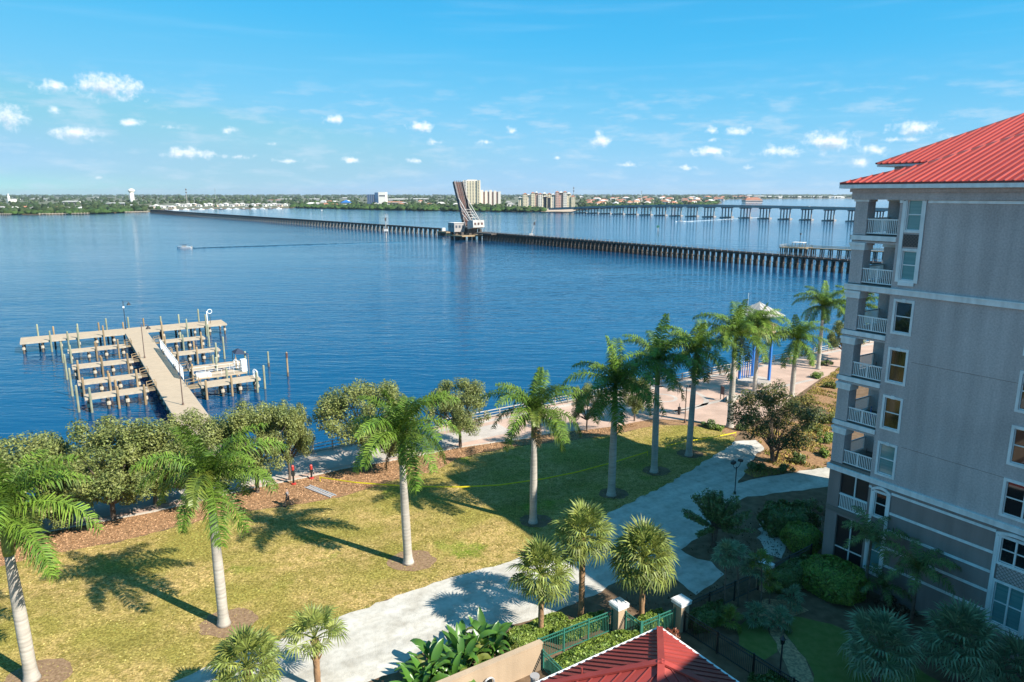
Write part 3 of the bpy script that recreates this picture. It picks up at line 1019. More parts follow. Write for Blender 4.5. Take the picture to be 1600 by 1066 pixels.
# end wall that closes the loggia and the wall to the water
w.quad((0, -3.10, 8.03), (5.6, -3.10, 8.03), (5.6, -3.10, EAVE), (0, -3.10, EAVE))
w.quad((5.6, -3.10, 0), (5.6, 0.0, 0), (5.6, 0.0, EAVE), (5.6, -3.10, EAVE))
w.quad((5.6, 0.0, 0), (21, 0.0, 0), (21, 0.0, EAVE), (5.6, 0.0, EAVE))
w.quad((21, 0, 0), (21, -S1, 0), (21, -S1, EAVE), (21, 0, EAVE))
w.quad((0, -S1, 0), (0, -S1, EAVE), (21, -S1, EAVE), (21, -S1, 0))
bpart(w, 'upper_wall', M['stucco'])
LOWW = [(3.62, 4.42, 5.75, 7.45, 'glass', 1), (3.62, 4.42, 1.75, 4.3, 'blind', 1), (11.6, 13.2, 5.85, 7.45, 'glass', 2), (11.6, 13.2, 1.8, 4.5, 'blind', 2), (20.5, 22.5, 5.85, 7.45, 'glass', 2), (30, 32, 5.85, 7.45, 'glass', 2), (20.5, 22.5, 2, 4.5, 'blind', 2), (30, 32, 2, 4.5, 'blind', 2)]
w = MB()
holed_wall(w, 3.10, S1, 0, 8.03, [h[:4] for h in LOWW])
w.quad((0, -3.10, 0), (5.6, -3.10, 0), (5.6, -3.10, 8.03), (0, -3.10, 8.03))
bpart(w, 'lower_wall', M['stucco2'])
# loggia: pillars, slabs, lintels
for i, z in enumerate(FL):
    top = (FL[i + 1] - 0.42) if i < 7 else EAVE
    low = i < 2
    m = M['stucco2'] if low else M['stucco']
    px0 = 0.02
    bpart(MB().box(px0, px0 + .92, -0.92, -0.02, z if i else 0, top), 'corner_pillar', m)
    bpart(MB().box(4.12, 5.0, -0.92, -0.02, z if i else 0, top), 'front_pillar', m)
    s = MB()
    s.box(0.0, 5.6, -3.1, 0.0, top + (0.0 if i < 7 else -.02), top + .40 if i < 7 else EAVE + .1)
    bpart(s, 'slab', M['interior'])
    if i >= 2:      # white band at the floor, white capitals under the beam
        for x0, x1 in ((-.06, 1.0), (4.05, 5.07)):
            c = MB()
            c.box(x0, x1, -1.0, .06, top - .62, top - .30)
            c.box(x0 - .06, x1 + .06, -1.06, .12, top - .30, top - .12)
            bpart(c, 'capital', M['trim'])
        if i in (3, 4, 5, 7):
            b = MB().box(-.10, -.005, -3.12, .10, z - .36, z - .04).box(-.10, 5.7, .005, .10, z - .36, z - .04)
            bpart(b, 'floor_band', M['trim'])
    # spandrel beam over the opening
    bm_ = MB().box(.0, .3, -3.1, 0, top - .12, top + (.06 if i < 7 else 0)).box(0.3, 5.6, -.3, 0, top - .12, top + (.06 if i < 7 else 0))
    bpart(bm_, 'beam', m)
    # balcony door, dark, in the back wall
    d = MB().box(5.53, 5.585, -3.0, -.95, z + .05, z + 2.35)
    bpart(d, 'balcony_door', M['glass'])
    if i >= 2:
        r = MB()
        r.box(.10, .17, -3.08, -.93, z + 1.02, z + 1.10).box(.10, .17, -3.08, -.93, z + .10, z + .16)
        r.box(.93, 4.12, -.17, -.10, z + 1.02, z + 1.10).box(.93, 4.12, -.17, -.10, z + .10, z + .16)
        ro = bpart(r, 'balcony_railing', M['pvc'])
        k = MB()
        for q in range(17):
            y = -1.03 - q * .125
            k.box(.115, .155, y - .02, y + .02, z + .16, z + 1.02)
        for q in range(25):
            x = 1.05 + q * .125
            k.box(x - .02, x + .02, -.155, -.115, z + .16, z + 1.02)
        kind(bpart(k, 'balusters', M['pvc'], ro), 'stuff')
        pk = MB().box(.09, .18, -2.06, -1.97, z + .1, z + 1.12)
        bpart(pk, 'railing_post', M['pvc'], ro)
    else:
        f = MB().box(.2, .23, -3.08, -.93, z + .05, top - .12)
        so_ = bpart(f, 'insect_screen', M['screen'])
        q = MB().box(.12, .2, -2.07, -1.99, z + .05, top - .12).box(.12, .2, -3.08, -.93, z + 1.12, z + 1.19)
        bpart(q, 'screen_frame', M['pvc'], so_)
        if i == 1:
            r = MB()
            for n_ in range(17):
                y = -1.03 - n_ * .125
                r.box(.06, .11, y - .025, y + .025, z + .1, z + 1.1)
            r.box(.05, .12, -3.08, -.93, z + .04, z + .12).box(.05, .12, -3.08, -.93, z + 1.08, z + 1.16)
            kind(bpart(r, 'balcony_railing', M['pvc']), 'stuff')
# a few pieces of balcony furniture, seen dark through the railings
for i, mname in ((5, 'greybox'), (4, 'bfence'), (3, 'blue'), (2, 'bfence'), (7, 'greybox')):
    z = FL[i]
    t = thing('balcony_chair', {5: 'grey patio chair on the third balcony from the top', 4: 'black patio chair on the fourth balcony from the top', 3: 'blue patio chair on the fifth balcony from the top', 2: 'black patio chair on the sixth balcony from the top', 7: 'grey patio chair on the topmost balcony'}[i], 'chair', CORNER + W(1.9, -1.9, z + .0), TH + .5, 'chairs on the balconies')
    MB().box(-.28, .28, -.28, .28, .40, .46).build('seat', M[mname], t)
    MB().box(-.28, .28, .23, .29, .46, .95).build('backrest', M[mname], t)
    for x in (-.25, .25):
        for y in (-.25, .25):
            MB().box(x - .02, x + .02, y - .02, y + .02, 0, .4).build('leg', M[mname], t)


def window(w, style):
    s0, s1, z0, z1, pm, cols = w
    f = MB()
    t = .15 if cols == 1 else .17
    e = .05
    f.box(-.05, -.002, -s0, -s0 + t, z0 - t, z1 + t)
    f.box(-.05, -.002, -s1 - t, -s1, z0 - t, z1 + t)
    f.box(-.055, -.002, -s1, -s0, z1, z1 + t)
    f.box(-.055, -.002, -s1, -s0, z0 - t, z0)
    if style == 'key':
        m_ = -(s0 + s1) / 2
        f.box(-.085, -.056, m_ - .12, m_ + .12, z1 - .02, z1 + t + .06)
    o = bpart(f, 'window', M['trim'])
    x = .11
    bpart(MB().quad((x, -s0, z0), (x, -s0, z1), (x, -s1, z1), (x, -s1, z0)), 'pane', M[pm], o)
    g_ = MB()
    zm = z0 + (z1 - z0) * .52
    g_.box(x - .05, x - .004, -s1, -s0, zm - .035, zm + .035)
    for y0 in (-s0 - .05, -s1):
        g_.box(x - .055, x - .003, y0, y0 + .05, z0, z1)
    g_.box(x - .06, x - .002, -s1, -s0, z0, z0 + .06).box(x - .06, x - .002, -s1, -s0, z1 - .05, z1)
    if cols == 2:
        m_ = -(s0 + s1) / 2
        g_.box(x - .10, x - .006, m_ - .05, m_ + .05, z0, z1)
    bpart(g_, 'sash', M['pvc'], o)
    return o


for w_ in WINS:
    window(w_, 'key')
for w_ in TOPW + LOWW:
    window(w_, '')


def surround(s0, s1, z0, z1, arch, tw=.22):
    """Tall white surround that joins an upper and a lower window, with a bowed head."""
    f = MB()
    f.box(-.10, -.056, -s0, -s0 + tw, z0, z1)
    f.box(-.10, -.056, -s1 - tw, -s1, z0, z1)
    f.box(-.10, -.057, -s1, -s0, z0 - .22, z0)
    n = 10
    for i in range(n):
        t0, t1 = i / n, (i + 1) / n
        y0, y1 = -s0 + tw - (s1 - s0 + 2 * tw) * t0, -s0 + tw - (s1 - s0 + 2 * tw) * t1
        h0, h1 = (z1 + arch * math.sin(math.pi * t) for t in (t0, t1))
        f.add([(x, y, z) for x in (-.12, -.004) for y, z in ((y0, h0), (y1, h1), (y1, h1 + .2), (y0, h0 + .2))],
              [(0, 3, 2, 1), (4, 5, 6, 7), (3, 7, 6, 2), (0, 1, 5, 4), (0, 4, 7, 3), (1, 2, 6, 5)])
    return bpart(f, 'window_surround', M['trim'])


sr = surround(3.55, 4.58, 22.3, 27.55, .38)
lp = MB().box(-.03, -.004, -4.55, -3.58, 24.62, 25.42)
lo_ = bpart(lp, 'lattice_panel', M['lattice'])


def lattice(y0, y1, z0, z1, st, parent):
    b = MB()
    W_, H_ = y1 - y0, z1 - z0
    k = -H_
    while k < W_:
        a0, a1 = max(k, 0), min(k + H_, W_)
        if a1 > a0:
            b.bar((-.042, y0 + a0, z0 + a0 - k), (-.042, y0 + a1, z0 + a1 - k), .022)
            b.bar((-.046, y1 - a0, z0 + a0 - k), (-.046, y1 - a1, z0 + a1 - k), .022)
        k += st
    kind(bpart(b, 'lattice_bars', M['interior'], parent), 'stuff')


lattice(-4.55, -3.58, 24.62, 25.42, .22, lo_)
surround(3.55, 4.50, 1.5, 7.5, .28)
surround(11.5, 13.3, 1.55, 7.52, .22)
lp = MB().box(-.03, -.004, -13.2, -11.6, 4.72, 5.7)
lattice(-13.2, -11.6, 4.72, 5.7, .25, bpart(lp, 'lattice_panel', M['stucco']))
for a0, a1, hgt, z in ((3.62, 4.42, 0, 0),):
    pass
# continuous white bands
for z0, z1, d in ((21.44, 21.83, .13), (8.03, 8.42, .13)):
    b = MB().box(-d, -.003, -S1, .1, z0, z1).box(-d - .05, -d - .001, -S1, .15, z1 - .09, z1 - .002).box(-.13, 5.7, .105, .16, z0, z1)
    bpart(b, 'white_band', M['trim'])
b = MB().box(-.07, -.003, -S1, -4.9, 27.0 + .42, 27.6)
bpart(b, 'white_band', M['trim'])
bpart(MB().box(-.07, -.003, -3.30, -3.1, 27.42, 27.6), 'white_band', M['trim'])
for z in (7.72, 6.28, 4.98, 3.66, 2.34):
    bpart(MB().box(-.06, -.004, -11.24, -4.75, z - .085, z + .085), 'white_stripe', M['trim'])
    bpart(MB().box(-.06, -.004, -20.2, -13.6, z - .085, z + .085), 'white_stripe', M['trim'])
bpart(MB().box(-.05, -.004, -3.30, -3.12, 7.64, 7.8), 'white_stripe', M['trim'])
for z in (17.1, 11.2):
    bpart(MB().box(-.012, -.002, -S1, -5.0, z - .015, z + .015), 'control_joint', M['stucco2'])
# frieze and cornice under the eaves
bpart(MB().box(-.16, -.003, -S1, .16, 27.62, 28.12).box(-.16, 20, .165, .20, 27.62, 28.12), 'frieze', M['stucco'])
bpart(MB().box(-.30, 21.2, -S1, .30, 28.12, 28.34), 'cornice', M['stucco'])
bpart(MB().box(-.72, 22.2, -S1 - 1, .72, 28.35, 28.42), 'soffit', M['trim'])
bpart(MB().box(-.80, -.725, -S1 - 1, .80, 28.36, 28.62).box(-.724, 22.2, .725, .80, 28.36, 28.62), 'gutter', M['trim'])

# red standing-seam roof: pans are single parts
RM = .33


def rz(a):
    return 28.66 + RM * (a + .78)


def hit(x, y, o, n):
    """Where the sight line of the photograph meets a plane of the building (its local frame)."""
    d = pix_dir(x, y)
    rot = Matrix.Rotation(-TH, 3, 'Z')
    p0, dl = rot @ (Vector((0, 0, HC)) - CORNER), rot @ d
    t = (Vector(o) - p0).dot(Vector(n)) / dl.dot(Vector(n))
    return p0 + dl * t


T_ = Vector((-.78, .78, 28.66))
A_ = hit(1449, 256, T_, (-RM, 0, 1))
B_ = hit(1600, 210, T_, (-RM, 0, 1))
C_ = B_ + (B_ - A_) * .4


def hip_a(s):
    """How far up the slope a pan at s reaches before the hip."""
    pts = [(-T_.y, T_.x), (-A_.y, A_.x), (-B_.y, B_.x), (-C_.y, C_.x), (200, C_.x)]
    for (s0, a0), (s1, a1) in zip(pts, pts[1:]):
        if s0 <= s <= s1:
            return a0 + (a1 - a0) * (s - s0) / (s1 - s0)
    return -.78


bpart(MB().add([T_, A_, B_, C_, (C_.x, -60, C_.z), (22.28, -60, 28.66), (22.28, .78, 28.66), (-.78, -60, 28.66)],
               [(0, 7, 4, 3, 2, 1), (0, 1, 2, 3, 6), (3, 4, 5, 6)]), 'roof_deck', M['redtrim'])
P_ = .46
s = -.78
k = 0
while s < 34:
    a0, a1 = hip_a(s), hip_a(s + P_)
    if max(a0, a1) > -.7:
        b = MB()
        vs_ = [(-.80, -s, rz(-.80)), (-.80, -s - P_, rz(-.80)), (a1, -s - P_, rz(a1)), (a0, -s, rz(a0))]
        up = Vector((-.03, 0, .09)) * .5
        vs2 = [Vector(v) + up for v in vs_]
        b.add(vs2 + [Vector(v) for v in vs_], [(3, 2, 1, 0), (0, 1, 5, 4), (1, 2, 6, 5), (2, 3, 7, 6), (3, 0, 4, 7)])
        ro = bpart(b, 'roof_panel', M['red'])
        if a0 > -.5:
            bpart(MB().bar(Vector((-.80, -s, rz(-.80))) + up * 1.8, Vector((a0, -s, rz(a0))) + up * 1.8, .075, .10), 'roof_seam', M['redrib'], ro)
    s += P_
for p, q in ((T_, A_), (A_, B_), (B_, C_), (C_, Vector((C_.x, -60, C_.z)))):
    bpart(MB().bar(p + Vector((0, 0, .05)), q + Vector((0, 0, .05)), .22, .10), 'hip_cap', M['redtrim'])
bpart(MB().bar((-.79, -60, 28.68), (-.79, .78, 28.68), .06, .12), 'eave_trim', M['redtrim'])
bpart(MB().bar(Vector((-.75, -2.5, 28.72)), A_ + Vector((0, 0, .05)), .1, .1), 'hip_cap', M['redtrim'])


UA, UZ = 5.2, 30.05
uc = hit(1369, 257, (UA, 0, 0), (1, 0, 0))
UZ = uc.z
un = Vector((-RM, 0, 1))
ut = hit(1600, 179, (UA, 0, UZ), un)
us = ut + (ut - uc) * .25
us = Vector((us.x, us.y, UZ + RM * (us.x - UA)))
us_s = -uc.y


def uz(a):
    return UZ + RM * (a - UA)


ua_end = us.x


def uhip(s):
    s0, s1 = -uc.y, -us.y
    return UA + (ua_end - UA) * min(1, max(0, (s - s0) / (s1 - s0)))


bpart(MB().add([uc, us, (ua_end, -50, uz(ua_end)), (UA, -50, UZ), (20, uc.y, UZ)], [(0, 3, 2, 1), (0, 1, 4)]), 'upper_roof_deck', M['redtrim'])
s = -uc.y
while s < 30:
    a0, a1 = uhip(s), uhip(s + P_)
    up = Vector((-.03, 0, .09)) * .5
    vs_ = [Vector((UA - .03, -s, uz(UA - .03))), Vector((UA - .03, -s - P_, uz(UA - .03))), Vector((a1, -s - P_, uz(a1))), Vector((a0, -s, uz(a0)))]
    ro = bpart(MB().add([v + up for v in vs_] + vs_, [(3, 2, 1, 0), (0, 1, 5, 4), (1, 2, 6, 5), (2, 3, 7, 6), (3, 0, 4, 7)]), 'roof_panel', M['red'])
    if a0 > UA + .2:
        bpart(MB().bar(vs_[0] + up * 1.8, vs_[3] + up * 1.8, .075, .10), 'roof_seam', M['redrib'], ro)
    s += P_
bpart(MB().bar(uc + Vector((0, 0, .06)), us + Vector((0, 0, .06)), .2, .1), 'hip_cap', M['redtrim'])
bpart(MB().box(UA + .05, 19.5, -50, uc.y - .05, UZ - .18, UZ - .02), 'soffit', M['trim'])
bpart(MB().box(UA + .9, 18.5, -50, uc.y - .9, 28.4, UZ - .18), 'attic_wall', M['stucco'])

# the wing that closes the court, out of the frame on the right
wing = MB()
wa0, wa1, ws0, ws1 = -14.6, 0.0, 33.3, 49.0
wing.box(wa0, wa1 - .01, -ws1, -ws0, 0, EAVE)
bpart(wing, 'wing_wall', M['stucco'])
bpart(MB().add([(wa0 - 1.2, -ws0 + 1.2, 28.4), (wa0 - 1.2, -ws1 - 1.2, 28.4), (6, -ws1 - 1.2, 28.4), (6, -ws0 + 1.2, 28.4), (wa0 + 7, -41.2, 31.6), (6, -41.2, 31.6)],
               [(0, 4, 1), (0, 3, 5, 4), (1, 4, 5, 2), (0, 1, 2, 3)]), 'wing_roof', M['red'])
for z in FL[:-1]:
    for q in range(4):
        y = -ws0 + .0
        x0 = wa0 + 1.6 + q * 3.4
        o = bpart(MB().box(x0 - .15, x0 + 1.55, y + .004, y + .06, z + .75, z + 2.75), 'window', M['trim'])
        bpart(MB().box(x0, x0 + 1.4, y + .061, y + .075, z + .9, z + 2.6), 'pane', M['glass'], o)
# ------------------------------------------------------------------ gatehouse roof at the bottom of the picture
gh = thing('gatehouse', 'small gatehouse under a dull red pyramid metal roof at the bottom edge', 'building', W(22.25, 21.15), TH)
GH, GE, GP_ = 4.65, 3.5, 2.5
pk = Vector((0, 0, GE + GP_))
for k in range(4):
    rot = Matrix.Rotation(k * math.pi / 2, 3, 'Z')
    e0, e1 = rot @ Vector((-GH, GH, GE)), rot @ Vector((GH, GH, GE))
    MB().add([e0, e1, pk], [(0, 2, 1)]).build('roof_slope', M['gred'], gh)
    n = 19
    for i in range(n):
        t0, t1 = -GH + 2 * GH * i / n, -GH + 2 * GH * (i + 1) / n

        def top(t):
            return rot @ Vector((t, abs(t), GE + GP_ * (1 - abs(t) / GH)))
        up = Vector((0, 0, .035))
        v = [rot @ Vector((t0, GH + .03, GE - .01)) + up, rot @ Vector((t1, GH + .03, GE - .01)) + up, top(t1) + up, top(t0) + up]
        b = MB()
        if t0 < 0 < t1:
            v.insert(3, pk + up)
        b.quad(*v[::-1])
        ro = b.build('roof_panel', M['gred'], gh)
        if i:
            MB().bar(rot @ Vector((t0, GH + .03, GE)) + up * 1.7, top(t0) + up * 1.7, .045, .06).build('roof_seam', M['gredrib'], ro)
    MB().bar(e1 + Vector((0, 0, .08)), pk + Vector((0, 0, .09)), .34, .10).build('hip_cap', M['gred'], gh)
    MB().bar(rot @ Vector((-GH - .06, GH + .09, GE - .05)), rot @ Vector((GH + .14, GH + .09, GE - .05)), .13, .16).build('gutter', M['trim'], gh)
MB().box(-GH + .9, GH - .9, -GH + .9, GH - .9, 0, GE - .12).build('wall', M['beige'], gh)
MB().box(-GH, GH, -GH, GH, GE - .12, GE - .06).build('soffit', M['trim'], gh)
MB().tube([(-2.5, 2.9, GE + .9), (-2.5, 2.9, GE + 1.45)], .05).build('vent_pipe', M['gredrib'], gh)

# beige wall, green fence, capped pillars, black fence
wl = thing('garden_wall', 'low beige stucco wall behind the broad-leaved plants', 'wall', W(5.0, 30.55), TH)
MB().box(0, 16.9, -.16, .16, 0, 1.72).build('wall_body', M['beige'], wl)
MB().box(-.05, 16.94, -.2, .2, 1.72, 1.82).build('coping', M['beige'], wl)


def pillar(a, b, h, label):
    t = thing('gate_pillar', label, 'pillar', W(a, b), TH, 'white capped fence pillars')
    MB().box(-.36, .36, -.36, .36, 0, h - .32).build('shaft', M['beige'], t)
    c = MB().box(-.46, .46, -.46, .46, h - .32, h - .08)
    c.add([(-.5, -.5, h - .08), (.5, -.5, h - .08), (.5, .5, h - .08), (-.5, .5, h - .08), (-.42, -.42, h), (.42, -.42, h), (.42, .42, h), (-.42, .42, h)],
          [(0, 1, 5, 4), (1, 2, 6, 5), (2, 3, 7, 6), (3, 0, 4, 7), (4, 5, 6, 7), (3, 2, 1, 0)])
    c.build('cap', M['trim'], t)


pillar(28.25, 30.75, 2.15, 'white capped beige pillar at the end of the green fence, left of the trio')
pillar(31.85, 28.75, 2.2, 'sunlit white capped pillar just above the red pyramid roof peak')
pillar(40.4, 28.85, 2.1, 'shaded white capped pillar beside the thin shell path spur')


def fence(p, q, label, m, h, npost, group, rails=(.12, -.05), bal=.13, name='metal_fence'):
    p, q = W(*p), W(*q)
    d = q - p
    l = d.length
    t = thing(name, label, 'fence', p, math.atan2(d.y, d.x), group)
    for i in range(npost):
        x = l * i / max(1, npost - 1)
        MB().box(x - .045, x + .045, -.045, .045, 0, h + .06).build('post', m, t)
    for z in rails:
        zz = z if z > 0 else h + z
        MB().box(0.03, l - .03, -.025, .025, zz, zz + .05).build('rail', m, t)
    MB().box(0.03, l - .03, -.03, .03, h - .28, h - .24).build('rail', m, t)
    k = MB()
    x = bal
    while x < l - .05:
        k.box(x - .011, x + .011, -.011, .011, .15, h - .03)
        x += bal
    kind(k.build('pickets', m, t), 'stuff')
    return t


fence((22.1, 31.1), (27.85, 30.95), 'green metal fence from the beige wall to the first white capped pillar', M['gfence'], 1.55, 4, 'metal fences')
fence((21.9, 30.3), (21.8, 27.2), 'short green metal fence running off the end of the beige wall towards the red roof', M['gfence'], 1.35, 2, 'metal fences')
fence((28.5, 30.35), (28.5, 28.95), 'very short green return fence below the first white capped pillar', M['gfence'], 1.55, 2, 'metal fences')
fence((28.6, 28.95), (31.45, 28.9), 'green metal gate between the red leaved shrub and the sunlit pillar', M['gfence'], 1.55, 3, 'metal fences')
fence((31.75, 28.3), (32.5, 10.0), 'long black metal fence running down to the bottom edge past the black lamp post', M['bfence'], 1.5, 8, 'metal fences')
fence((32.3, 29.0), (40.0, 29.0), 'black metal fence between the sunlit pillar and the shaded pillar', M['bfence'], 1.5, 4, 'metal fences')
fence((40.8, 29.0), (46.6, 29.3), 'black metal fence from the shaded pillar to the building corner', M['bfence'], 1.5, 3, 'metal fences')

# pump, cap and bits by the gatehouse wall
t = thing('pump_unit', 'dark grey pump with a round capped filter beside the beige wall', 'pump', W(20.2, 28.5), TH)
MB().box(-.6, .5, -.4, .4, 0, .75).build('casing', M['bfence'], t)
MB().tube([(-.1, .1, .75), (-.1, .1, 1.35)], .24, 12).build('filter_drum', M['greybox'], t)
MB().tube([(-.1, .1, 1.35), (-.1, .1, 1.47)], .28, 12).build('filter_cap', M['hroofg'], t)
t = thing('garden_hose', 'pale hose reel hung on the beige wall by the pump', 'hose', W(18.1, 30.33), TH)
MB().tube([(.32 * math.cos(a), -.08, .75 + .32 * math.sin(a)) for a in [2 * math.pi * i / 16 for i in range(17)]], .06, 6, False).build('hose_coil', M['alu'], t)
MB().box(-.1, .1, -.06, -.005, .6, .9).build('bracket', M['bfence'], t)

# ------------------------------------------------------------------ street lamps
t = thing('street_lamp', 'dark lamp post with two square heads beside the forked shell path', 'street lamp', GP(1148, 772), TH)
MB().tube([(0, 0, 0), (0, 0, .25)], .12).build('base', M['lampm'], t)
MB().tube([(0, 0, .25), (0, 0, 2.75)], .045).build('pole', M['lampm'], t)
for sx in (-1, 1):
    MB().tube([(0, 0, 2.6), (sx * .3, 0, 2.7), (sx * .48, 0, 2.9), (sx * .5, 0, 3.15)], .03, 6).build('arm', M['lampm'], t)
    MB().box(-.2, .2, -.16, .16, -.12, .12, Matrix.Rotation(sx * .25, 3, 'Y'), (sx * .5, 0, 3.28)).build('lamp_head', M['lampm'], t)
t = thing('street_lamp', 'single black lantern post in the shaded garden by the lower right fence', 'street lamp', W(33.25, 22.15), TH)
MB().tube([(0, 0, 0), (0, 0, .3), (0, 0, .34)], [.11, .11, .06]).build('base', M['lampm'], t)
MB().tube([(0, 0, .34), (0, 0, 2.2)], .05).build('pole', M['lampm'], t)
MB().tube([(0, 0, 2.2), (0, 0, 2.24), (0, 0, 2.55)], [.07, .11, .15], 6).build('lantern', M['glass'], t)
MB().tube([(0, 0, 2.55), (0, 0, 2.72), (0, 0, 2.8)], [.2, .06, .03], 6).build('lantern_roof', M['lampm'], t)

# ------------------------------------------------------------------ the dock
DK = .70
dock = thing('boat_dock', 'T-shaped timber boat dock with finger piers and mooring piles on the left', 'dock', W(0, 0, 0), TH)


def deck(name, a0, a1, b0, b1, z=DK, th=.22):
    o = MB().box(a0, a1, b0, b1, z - .06, z).build(name, M['deckm'], dock)
    f = MB()
    f.box(a0 - .05, a1 + .05, b0 - .06, b0 - .004, z - th - .1, z - .01).box(a0 - .05, a1 + .05, b1 + .004, b1 + .06, z - th - .1, z - .01)
    f.box(a0 - .06, a0 - .004, b0, b1, z - th - .1, z - .01).box(a1 + .004, a1 + .06, b0, b1, z - th - .1, z - .01)
    f.build('fascia_board', M['fascia'], o)
    j = MB()
    long_a = (a1 - a0) > (b1 - b0)
    n = int(max(a1 - a0, b1 - b0) / 3.2) + 1
    for i in range(n + 1):
        if long_a:
            x = a0 + .4 + (a1 - a0 - .8) * i / n
            j.box(x - .15, x + .15, b0, b1, z - .55, z - .07)
        else:
            y = b0 + .4 + (b1 - b0 - .8) * i / n
            j.box(a0, a1, y - .15, y + .15, z - .55, z - .07)
    j.build('cross_beams', M['under'], o)['kind'] = 'stuff'
    for i in range(n + 1):
        for sd_ in (0, 1):
            if long_a:
                x, y = a0 + .4 + (a1 - a0 - .8) * i / n, (b0 + .45, b1 - .45)[sd_]
            else:
                x, y = (a0 + .35, a1 - .35)[sd_], b0 + .4 + (b1 - b0 - .8) * i / n
            support(x, y, z)
    return o


_sup = {}


def support(x, y, z):
    if 's' not in _sup:
        _sup['s'] = MB().tube([(0, 0, -4), (0, 0, -.55)], .19, 7).mesh('support_pile', M['under'])
        _sup['c'] = MB().tube([(0, 0, -1.45), (0, 0, -1.15), (0, 0, -.95)], [.30, .29, .22], 8).mesh('pile_jacket', M['fascia'])
    o = link('support_pile', _sup['s'], dock, (x, y, z))
    link('pile_jacket', _sup['c'], o, (0, 0, 0))


deck('walkway', 10.45, 14.15, 71.5, 157.9)
deck('head_deck', -7.0, 29.6, 158.0, 164.0)
FING = [(0.3, 9.3, 144.9, 147.3), (.6, 9.3, 130.9, 133.3), (1.0, 9.3, 119.0, 121.3), (1.5, 9.3, 109.7, 112.0),
        (15.2, 23.0, 145.2, 147.5), (15.6, 23.3, 132.4, 134.7), (16.2, 24.2, 119.4, 121.6), (16.0, 24.3, 107.6, 110.2)]
for f_ in FING:
    deck('finger_deck', *f_, z=DK - .12)
pile_m = {}
for nm, mm in (('a', 'pile'), ('b', 'pileg')):
    pile_m[nm] = MB().tube([(0, 0, -4.5), (0, 0, 1.42), (0, 0, 1.5)], [.17, .16, .10], 9).mesh('mooring_pile', M[mm])
rnd = random.Random(3)


def mp(a, b, top, v='a'):
    o = link('mooring_pile', pile_m[v], dock, (a, b, top - 1.5))
    return o


# piles of the head deck and of the fingers
for a, b, top, v in [(-4.2, 164.4, 3.0, 'b'), (-1.6, 164.6, 2.3, 'a'), (2.5, 164.7, 2.4, 'b'), (6.2, 164.6, 2.3, 'a'), (7.6, 164.9, 3.0, 'b'), (10.6, 165, 1.9, 'a'), (11.6, 164.9, 2.9, 'b'),
                     (14.4, 164.6, 2.4, 'a'), (17.7, 164.7, 2.5, 'b'), (21.2, 164.6, 2.6, 'b'), (25.2, 164.8, 3.4, 'b'),
                     (-2.2, 157.6, 2.6, 'b'), (.6, 157.6, 2.2, 'b'), (2.3, 157.5, 2.8, 'b'), (6.6, 157.6, 2.7, 'a'), (17.0, 157.6, 2.5, 'a'), (21.7, 157.7, 2.6, 'b'), (25.4, 157.6, 3.2, 'b')]:
    mp(a, b, top, v)
for k, (a0, a1, b0, b1) in enumerate(FING):
    left = a1 < 11
    for q in range(3):
        a = a0 + (.5 + q * (a1 - a0) * .42) + rnd.uniform(-.25, .25)
        for bb in ((b0 - .25,) if q != 1 else (b0 - .25, b1 + .25)):
            mp(a, bb, rnd.uniform(1.45, 2.15), 'b' if (q == 0) == left and rnd.random() < .75 else 'a')
    e = a0 - .9 if left else a1 + .9
    mp(e, (b0 + b1) / 2 + rnd.uniform(-.3, .3), rnd.uniform(2.2, 2.9), 'b')
# steps between the walkway and the fingers
for (a0, a1, b0, b1) in FING:
    left = a1 < 11
    x0, x1 = (a1, 10.4) if left else (14.2, a0)
    s_ = MB().box(x0, x1, b0 + .3, b1 - .3, DK - .42, DK - .34)
    so_ = s_.build('gangplank', M['pile'], dock)
    for y in (b0 + .35, b1 - .35):
        r_ = MB()
        r_.bar((x0, y, DK + .62), (x1, y, DK + .82), .07)
        r_.bar((x0, y, DK - .3), (x0, y, DK + .66), .09).bar((x1, y, DK - .3), (x1, y, DK + .86), .09)
        r_.bar((x0, y, DK + .15), (x1, y, DK + .35), .06)
        r_.build('handrail', M['pile'], so_)
# white panel barrier along the walkway
bar = thing('dock_barrier', 'white slatted barrier panels along the right side of the dock walkway', 'barrier', W(14.35, 112.6, DK), TH)
for k in range(9):
    y = k * 2.8
    p = MB()
    p.box(-.05, .05, y + .03, y + .12, 0, 1.7).box(-.05, .05, y + 2.66, y + 2.75, 0, 1.9).box(-.04, .04, y + .12, y + 2.66, 1.75, 1.86).box(-.04, .04, y + .12, y + 2.66, .12, .22)
    po = p.build('barrier_panel', M['pvc'], bar)
    q = MB()
    for i in range(13):
        yy = y + .28 + i * .185
        q.box(-.02, .02, yy - .035, yy + .035, .22, 1.75)
    kind(q.build('slats', M['pvc'], po), 'stuff')


def dock_lamp(a, b, ang, label, white=False):
    t = thing('dock_lamp', label, 'lamp post', W(a, b, DK), TH + ang, 'lamp posts on the dock')
    m = M['lampm'] if white else M['lampd']
    MB().tube([(0, 0, 0), (0, 0, .3), (0, 0, .36)], [.14, .14, .08]).build('base', m, t)
    MB().tube([(0, 0, .36), (0, 0, 5.9)], [.075, .055]).build('pole', m, t)
    MB().tube([(0, 0, 5.5), (.35, 0, 5.75), (.8, 0, 5.7), (1.0, 0, 5.5)], .035, 6).build('arm', m, t)
    MB().tube([(1.0, 0, 5.5), (1.0, 0, 5.3), (1.0, 0, 4.95)], [.08, .16, .42], 10).build('lamp_shade', M['lampm'], t)
    if white:
        MB().box(-.15, .15, -.15, .15, 4.4, 4.75).build('camera_box', M['pvc'], t)


